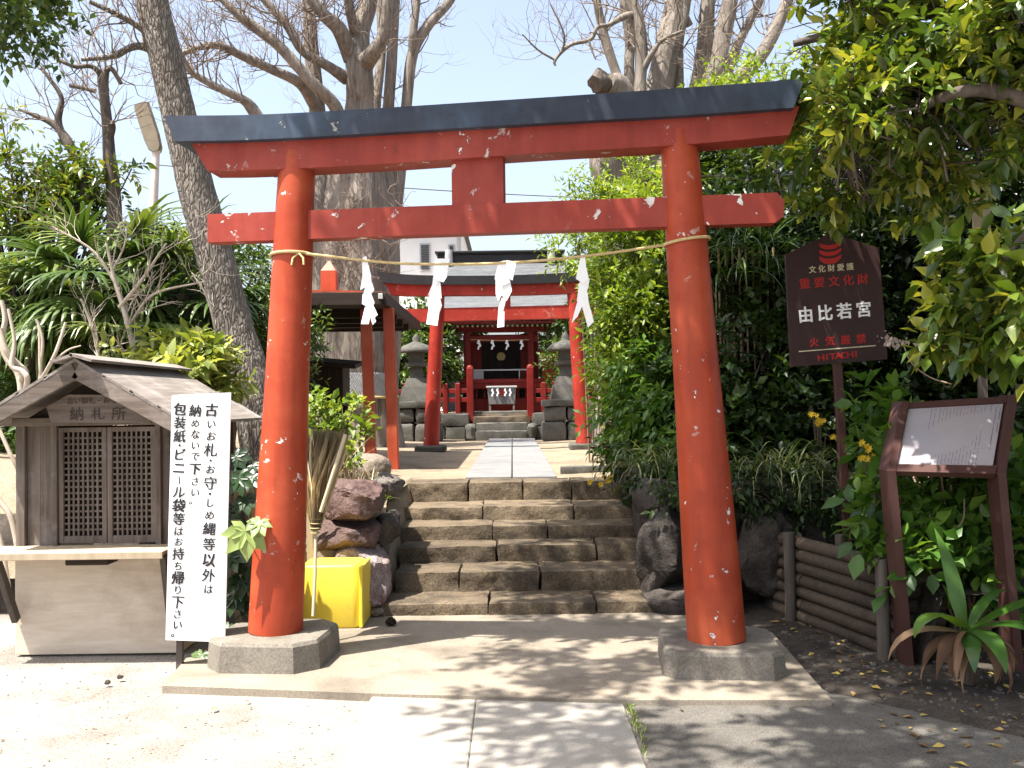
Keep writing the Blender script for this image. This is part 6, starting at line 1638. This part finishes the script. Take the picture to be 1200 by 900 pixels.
# hedge mass behind booth: separate bushes
for k, (lab, cs, m, n, ll) in enumerate((('dark green bush behind the left end of the booth roof', [C(30, 420, 10.6, 90), C(-40, 410, 10.8, 80), C(90, 415, 10.6, 64), C(60, 365, 11, 44)], 'lf_hedge', 1700, .09),
        ('dark green bush behind the booth roof beneath the palms', [C(160, 400, 10.4, 70), C(210, 370, 10.6, 60), C(130, 340, 11, 60), C(230, 420, 10, 50), C(190, 310, 11, 50)], 'lf_hedge', 1700, .085),
        ('mid green bush between the leaning tree and the left gate pillar', [C(300, 400, 10, 50), C(285, 330, 10.4, 40), C(320, 440, 9.6, 44), C(270, 300, 10.6, 26), C(330, 380, 10.6, 50)], 'lf_mid', 1100, .075),
        ('light speckled shrub with twiggy shoots left of the leaning tree', [C(226, 305, 9.9, 24), C(238, 350, 9.8, 28), C(215, 400, 9.7, 36), C(250, 400, 9.7, 26), C(205, 295, 9.9, 18), C(262, 330, 9.9, 14)], 'lf_bright', 330, .05))):
    shrub('garden_bush', lab, 'bush', cs, n, m, (cs[0][0].x, cs[0][0].y, .6), 'bushes behind the booth', nl=8, ll=ll, wr=.45, twl=.22, gap=.3, gf=2.4, seed=120 + k, stems=12, stem_m='twig')
cs = [C(215, 425, 7.9, 26), C(245, 430, 7.8, 24), C(190, 418, 8.0, 20), C(228, 445, 7.6, 22), C(255, 445, 7.8, 18), C(180, 436, 7.9, 14), C(140, 425, 8.2, 14)]
shrub('variegated_shrub', 'yellow green variegated shrub showing just over the booth roof', 'shrub', cs, 150, 'lf_yellow', (-2.75, 7.9, .5), nl=7, ll=.13, wr=.42, T=T_HI, twl=.14, gap=.2, seed=131, up=.5, stems=6)
cs = [C(20, 500, 9.2, 60), C(-20, 540, 9, 60), C(30, 560, 9, 40)]
shrub('garden_bush', 'dark low bush in the gap left of the booth wall', 'bush', cs, 800, 'lf_mid', (-4.7, 9.2, .3), 'bushes behind the booth', nl=8, ll=.07, wr=.45, twl=.2, gap=.25, seed=132, stems=8)
# bare pale pruned shrub
bs = tree_thing('bare_shrub', 'pruned bare shrub with thick pale branches left of the booth roof', 25, 640, 7.3, 0, cat='shrub')
mb = MB(); lines = []
L((30, 700, 7.3, 11.5), (28, 600, 7.3, 10.1), (26, 480, 7.3, 9.4), (22, 440, 7.3, 8.6), (8, 420, 7.3, 7.9), (2, 400, 7.3, 7.2), (6, 375, 7.3, 5.8), (2, 352, 7.3, 5.0), n=9, seed=140, rn=.2)
L((24, 446, 7.3, 7.9), (30, 436, 7.25, 7.2), (22, 428, 7.25, 7.2), (8, 412, 7.2, 7.2), (0, 385, 7.2, 5.8), n=9, seed=141, rn=.2)
L((26, 470, 7.3, 7.2), (32, 445, 7.2, 6.5), (26, 435, 7.2, 6.5), (14, 428, 7.2, 6.5), (17, 400, 7.2, 4.3), (10, 362, 7.2, 3.6), n=8, seed=142, rn=.2)
L((28, 500, 7.4, 5.8), (46, 450, 7.4, 5.0), (47, 420, 7.4, 4.3), (46, 385, 7.4, 3.6), (42, 374, 7.4, 2.9), n=8, seed=143, rn=.2)
L((47, 448, 7.4, 5.0), (62, 420, 7.3, 4.3), (70, 400, 7.3, 4.3), (77, 378, 7.3, 3.6), n=8, seed=144, rn=.2)
L((47, 430, 7.4, 3.6), (50, 400, 7.4, 3.6), (44, 376, 7.4, 2.9), n=7, seed=145, rn=.2)
L((62, 424, 7.3, 2.9), (80, 410, 7.3, 2.2), (95, 405, 7.3, 1.4), n=6, seed=146)
L((28, 560, 7.35, 5.8), (16, 540, 7.3, 5.0), (-2, 500, 7.3, 4.3), n=7, seed=147, rn=.2)
L((24, 660, 6.9, 6.5), (14, 610, 6.9, 6.5), (2, 590, 6.9, 6.5), (-20, 560, 6.9, 5.8), n=8, seed=148, rn=.15)
L((10, 690, 6.9, 5.8), (0, 630, 6.9, 5.0), (-20, 600, 6.9, 4.3), n=8, seed=149, rn=.15)
mb.build('branch', M['bare_pale'], bs)
# tall twiggy shrub behind booth
ts = tree_thing('twiggy_shrub', 'thin bare twiggy shrub rising behind the booth roof in front of the palms', 145, 440, 8.3, .5, cat='shrub')
mb = MB(); lines = []
for k, pts in enumerate((((170, 470, 8.3, 7), (150, 380, 8.3, 6), (135, 330, 8.3, 5), (125, 285, 8.3, 3)), ((140, 360, 8.3, 5), (165, 330, 8.2, 4), (195, 285, 8.2, 2)), ((140, 340, 8.3, 4), (110, 295, 8.3, 3), (60, 265, 8.2, 2)), ((152, 380, 8.3, 4), (180, 345, 8.2, 3), (240, 330, 8.1, 2)),
        ((120, 440, 8.2, 5), (110, 390, 8.2, 4), (95, 350, 8.2, 2)), ((260, 430, 8.4, 4), (245, 355, 8.4, 3), (225, 320, 8.4, 2)), ((130, 320, 8.3, 3), (145, 290, 8.3, 2), (150, 260, 8.3, 1.5)))):
    L(*pts, n=6, seed=150 + k)
tw_ = np.random.default_rng(77)
for ln, rd in lines: twigs_on(mb, tw_, ln, rd, 9, .35, 1, lo=.2, rk=.5, kids=(1, 3))
mb.build('branch', M['bare_pale'], ts)

# fatsia between the notice board and the left pillar
fa = thing('fatsia_plant', 'fatsia with big lobed leaves between the white notice board and left gate pillar', 'plant', (-1.62, 6.2, 0))
T_LOBE = []
def lobed(p, d, n, size):
    d = nrmz(npy(d)); n = npy(n); s = nrmz(np.cross(d, n)); n = np.cross(s, d); out = []
    for a, Ls in ((-2.3, .6), (-1.5, .85), (-.75, 1.0), (0, 1.05), (.75, 1.0), (1.5, .85), (2.3, .6)):
        e = d * math.cos(a) + s * math.sin(a); out.append((npy(p), e, n, size * Ls))
    return out
rr = np.random.default_rng(21); LV = []; mb = MB()
spots = [(288, 622, 5.52, .165, .95), (304, 612, 5.54, .10, .75), (280, 560, 6.0, .12, .3), (276, 535, 6.2, .11, .1), (288, 585, 6.0, .11, .3), (270, 655, 5.95, .12, .35), (282, 680, 5.95, .13, .3), (274, 700, 5.95, .12, .35), (290, 660, 6.0, .11, .2), (268, 735, 5.9, .11, .4), (296, 560, 6.1, .10, .2), (282, 640, 6.05, .12, .2), (236, 768, 5.75, .09, .6), (265, 600, 6.1, .12, .2), (292, 705, 6.0, .11, .25), (296, 545, 6.2, .10, .1), (272, 545, 6.2, .11, .1)]  # low last value puts shadow into the leaf colour, high one sunlight
for px, py, Y, sz, tone in spots:
    p = W(px, py, Y); d = (rr.normal(0, .5), -.7 + rr.normal(0, .2), -.75 + rr.normal(0, .2)); LV += [(x, tone) for x in lobed(p, d, (rr.normal(0, .2), -.7, .7), sz)]
    b = Vector((-1.62 + rr.normal(0, .04), 6.2, .05)); mb.tube(catmull([b, lerp(b, p, .6) + Vector((0, .06, .08)), p], 4), [.010, .009, .008, .008, .007, .006, .005, .004, .004], 5, False)
V = leaf_verts(np.array([l[0][0] for l in LV]), np.array([l[0][1] for l in LV]), np.array([l[0][2] for l in LV]), np.array([l[0][3] for l in LV]), .58, T_HI)
fast_mesh('foliage', V, T_HI[1], len(LV), np.array([l[1] + rr.normal(0, .05) for l in LV]).clip(0, 1), M['lf_fatsia'], fa)
mb.build('stem', M['twig'], fa)
# slatted screen behind the fatsia
sf = thing('bamboo_screen', 'weathered slatted screen behind the fatsia next to the booth', 'screen', (-1.75, 6.75, 0))
for k in range(7):
    mb = MB(); mb.box((-2.0 + k * .10, 6.75, .55), (.045, .015, 1.1), None, .003); mb.build('slat', M['palewood'], sf)
for z in (.3, .85):
    mb = MB(); mb.box((-1.7, 6.77, z), (.72, .02, .05)); mb.build('rail', M['palewood'], sf)

# bright small shrub and dry grass right of the left pillar
cs = [C(388, 485, 7.6, 22), C(408, 490, 7.6, 18), C(372, 500, 7.5, 16), C(400, 515, 7.5, 20), C(378, 480, 7.7, 18), C(420, 500, 7.6, 12), C(405, 535, 7.3, 12)]
shrub('small_shrub', 'small bright green shrub on the boulders just right of the left gate pillar', 'shrub', cs, 110, 'lf_bright', (-1.38, 7.5, .9), nl=7, ll=.075, wr=.5, T=T_HI, twl=.12, gap=.2, gf=5, seed=161, up=.5, stems=8)
bl = []; rr = np.random.default_rng(31)
for k in range(260):
    q = W(rr.uniform(362, 440), 560, rr.uniform(7.2, 7.7)); q.z = .93 + rr.uniform(-.06, .02) if q.x < -1.2 else .86
    bl.append((q, rr.uniform(0, 6.28), rr.uniform(.12, .42) * (1.1 if q.x < -1.25 else .5), rr.uniform(.003, .007), rr.uniform(.8, 1.5), rr.uniform(.2, 1.4), 0, rr.random()))
tag(strap_mesh('dry_grass', M['drystraw'], bl, None, (-1.3, 7.4, .9), seg=4), kind='stuff')
tag(bpy.data.objects['dry_grass'], 'dry straw coloured grass on the boulder bank', 'grass')
bl = []
for px, py, Y in ((449, 592, 7.25), (452, 586, 7.3), (446, 598, 7.2)):
    for k in range(14): bl.append((W(px, py, Y), rr.uniform(0, 6.28), rr.uniform(.06, .14), .008, rr.uniform(.3, 1.3), rr.uniform(.8, 2), 0, rr.random()))
tag(strap_mesh('weed_tuft', M['lf_bright'], bl, None, W(449, 595, 7.2), seg=4), 'small weed tuft growing between boulders at the stair side', 'weed')

# bushes flanking the shrine and woods behind
for k, (lab, cs, m, n) in enumerate((('dense camellia bush left of the shrine hall behind the smaller gate', [C(490, 430, 20.6, 34), C(504, 440, 20.8, 22), C(520, 402, 21, 9), C(470, 470, 20.4, 28), C(475, 400, 21, 30), C(522, 452, 20.8, 9), C(505, 398, 21, 22), C(540, 420, 24.5, 20), C(532, 460, 24.5, 20), C(545, 395, 24.5, 16)], 'lf_mid', 1600),
        ('dense camellia bush right of the shrine hall behind the smaller gate', [C(664, 405, 20.9, 14), C(665, 430, 20.6, 22), C(690, 420, 20.6, 30), C(668, 392, 21, 24), C(720, 440, 20.3, 34), C(636, 420, 24.5, 20), C(640, 455, 24.5, 20), C(630, 395, 24.5, 16)], 'lf_mid', 1200))):
    shrub('camellia_bush', lab, 'bush', cs, n, m, (cs[0][0].x, cs[0][0].y, 1.25), 'bushes flanking the shrine', nl=8, ll=.13, wr=.48, twl=.3, gap=.25, gf=1.8, seed=170 + k, stems=10, stem_r=.03)
for k, (lab, cs, n) in enumerate((('background tree left of the shrine roof', [C(470, 390, 28, 30), C(440, 400, 28, 34), C(490, 375, 28, 18), C(400, 420, 27, 40)], 700), ('background tree right of the shrine roof', [C(700, 380, 27, 40), C(740, 350, 27, 44), C(780, 330, 27, 50), C(680, 330, 28, 22)], 900),
        ('background tree behind the open shelter', [C(370, 420, 22, 40), C(350, 380, 22, 40), C(330, 420, 22, 44), C(395, 440, 21, 30)], 700), ('background tree beyond the leaning tree', [C(260, 400, 24, 50), C(200, 420, 24, 60), C(300, 430, 24, 50)], 700), ('background tree beyond the palms at far left', [C(100, 410, 24, 60), C(20, 400, 24, 70), C(-60, 400, 24, 80)], 900))):
    shrub('background_tree', lab, 'tree', cs, n, 'lf_mid', (cs[0][0].x, cs[0][0].y, 0), 'background trees round the courtyard', nl=9, ll=.2, wr=.5, twl=.45, gap=.25, gf=1.0, seed=180 + k, stems=8, stem_r=.06, stem_m='bark_dark', part_='crown')

# ================================================================== GROUND LITTER
rr = np.random.default_rng(55); N = 380
x = np.where(rr.random(N) < .93, rr.uniform(1.65, 3.3, N), rr.uniform(-2.5, 1.4, N) ); y = rr.uniform(3.7, 6.6, N)
k = ~((x < 1.4) & (rr.random(N) < .6)); x, y = x[k], y[k]; N = len(x)
zz = np.array([max(.004, zsoil(a, b) if a > 1.5 else .004) + (.03 if (a < 1.6 and 5 < b < 6.8) else 0) for a, b in zip(x, y)]) + .006
az = rr.uniform(0, 6.28, N); V = leaf_verts(np.stack([x, y, zz], 1), np.stack([np.cos(az), np.sin(az), rr.normal(0, .12, N)], 1), np.stack([rr.normal(0, .25, N), rr.normal(0, .25, N), np.ones(N)], 1), rr.uniform(.02, .065, N), .5, T_LOW)
lo_ = fast_mesh('leaf_litter', V, T_LOW[1], N, rr.random(N), M['lf_litter'], None, (0, 0, 0)); tag(lo_, 'scattered fallen leaves on the dark soil', 'leaves', kind='stuff')
mb = MB()
for i in range(900):
    a, b = rr.uniform(1.35, 3.2), rr.uniform(3.6, 6.4); z = zsoil(a, b); s = rr.uniform(.004, .013) * (2 if rr.random() < .04 else 1)
    mb.box((a, b, z + s * .3), (s * 2, s * 1.5, s), Matrix.Rotation(rr.uniform(0, 3), 3, 'Z'), s * .3)
mbl = MB()
for i in range(800):
    a, b = rr.uniform(-3.2, .5), rr.uniform(3.4, 6.2); s = rr.uniform(.002, .006)
    if -1.9 < a and b > 5: continue
    if -.75 < a < .56: continue
    mbl.box((a, b, zg(a, b) + s * .4), (s * 2, s * 1.6, s), Matrix.Rotation(rr.uniform(0, 3), 3, 'Z'), s * .3)
tag(mbl.build('sand_grit', M['slab'], None, (0, 0, 0)), 'pale loose grit on the sandy ground', 'gravel', kind='stuff')
tag(mb.build('gravel', M['rock_grey'], None, (0, 0, 0)), 'fine loose gravel on the ground', 'gravel', kind='stuff')
for k, (px, py) in enumerate(((141, 796), (126, 802))):
    q = G(px, py, 0); o = rock('pebble', M['rock_dark'], (q.x, q.y, .012), (.035, .03, .025), 300 + k, sub=2); tag(o, ('small dark pebble on the pale sand in front of the booth', 'second dark pebble on the sand, nearer the camera than its neighbour')[k], 'pebble')
bl = []
for k in range(150):
    f = rr.random(); q = Vector((.55 + rr.normal(0, .012), lerp(4.1, 5.0, f ** .6), .0)); bl.append((q, rr.uniform(0, 6.28), rr.uniform(.015, .05), .006, rr.uniform(.5, 1.4), rr.uniform(.4, 1.6), 0, rr.random()))
tag(strap_mesh('joint_grass', M['lf_bright'], bl, None, (.55, 4.6, 0), seg=3), 'short grass in the joint beside the path', 'grass', kind='stuff')
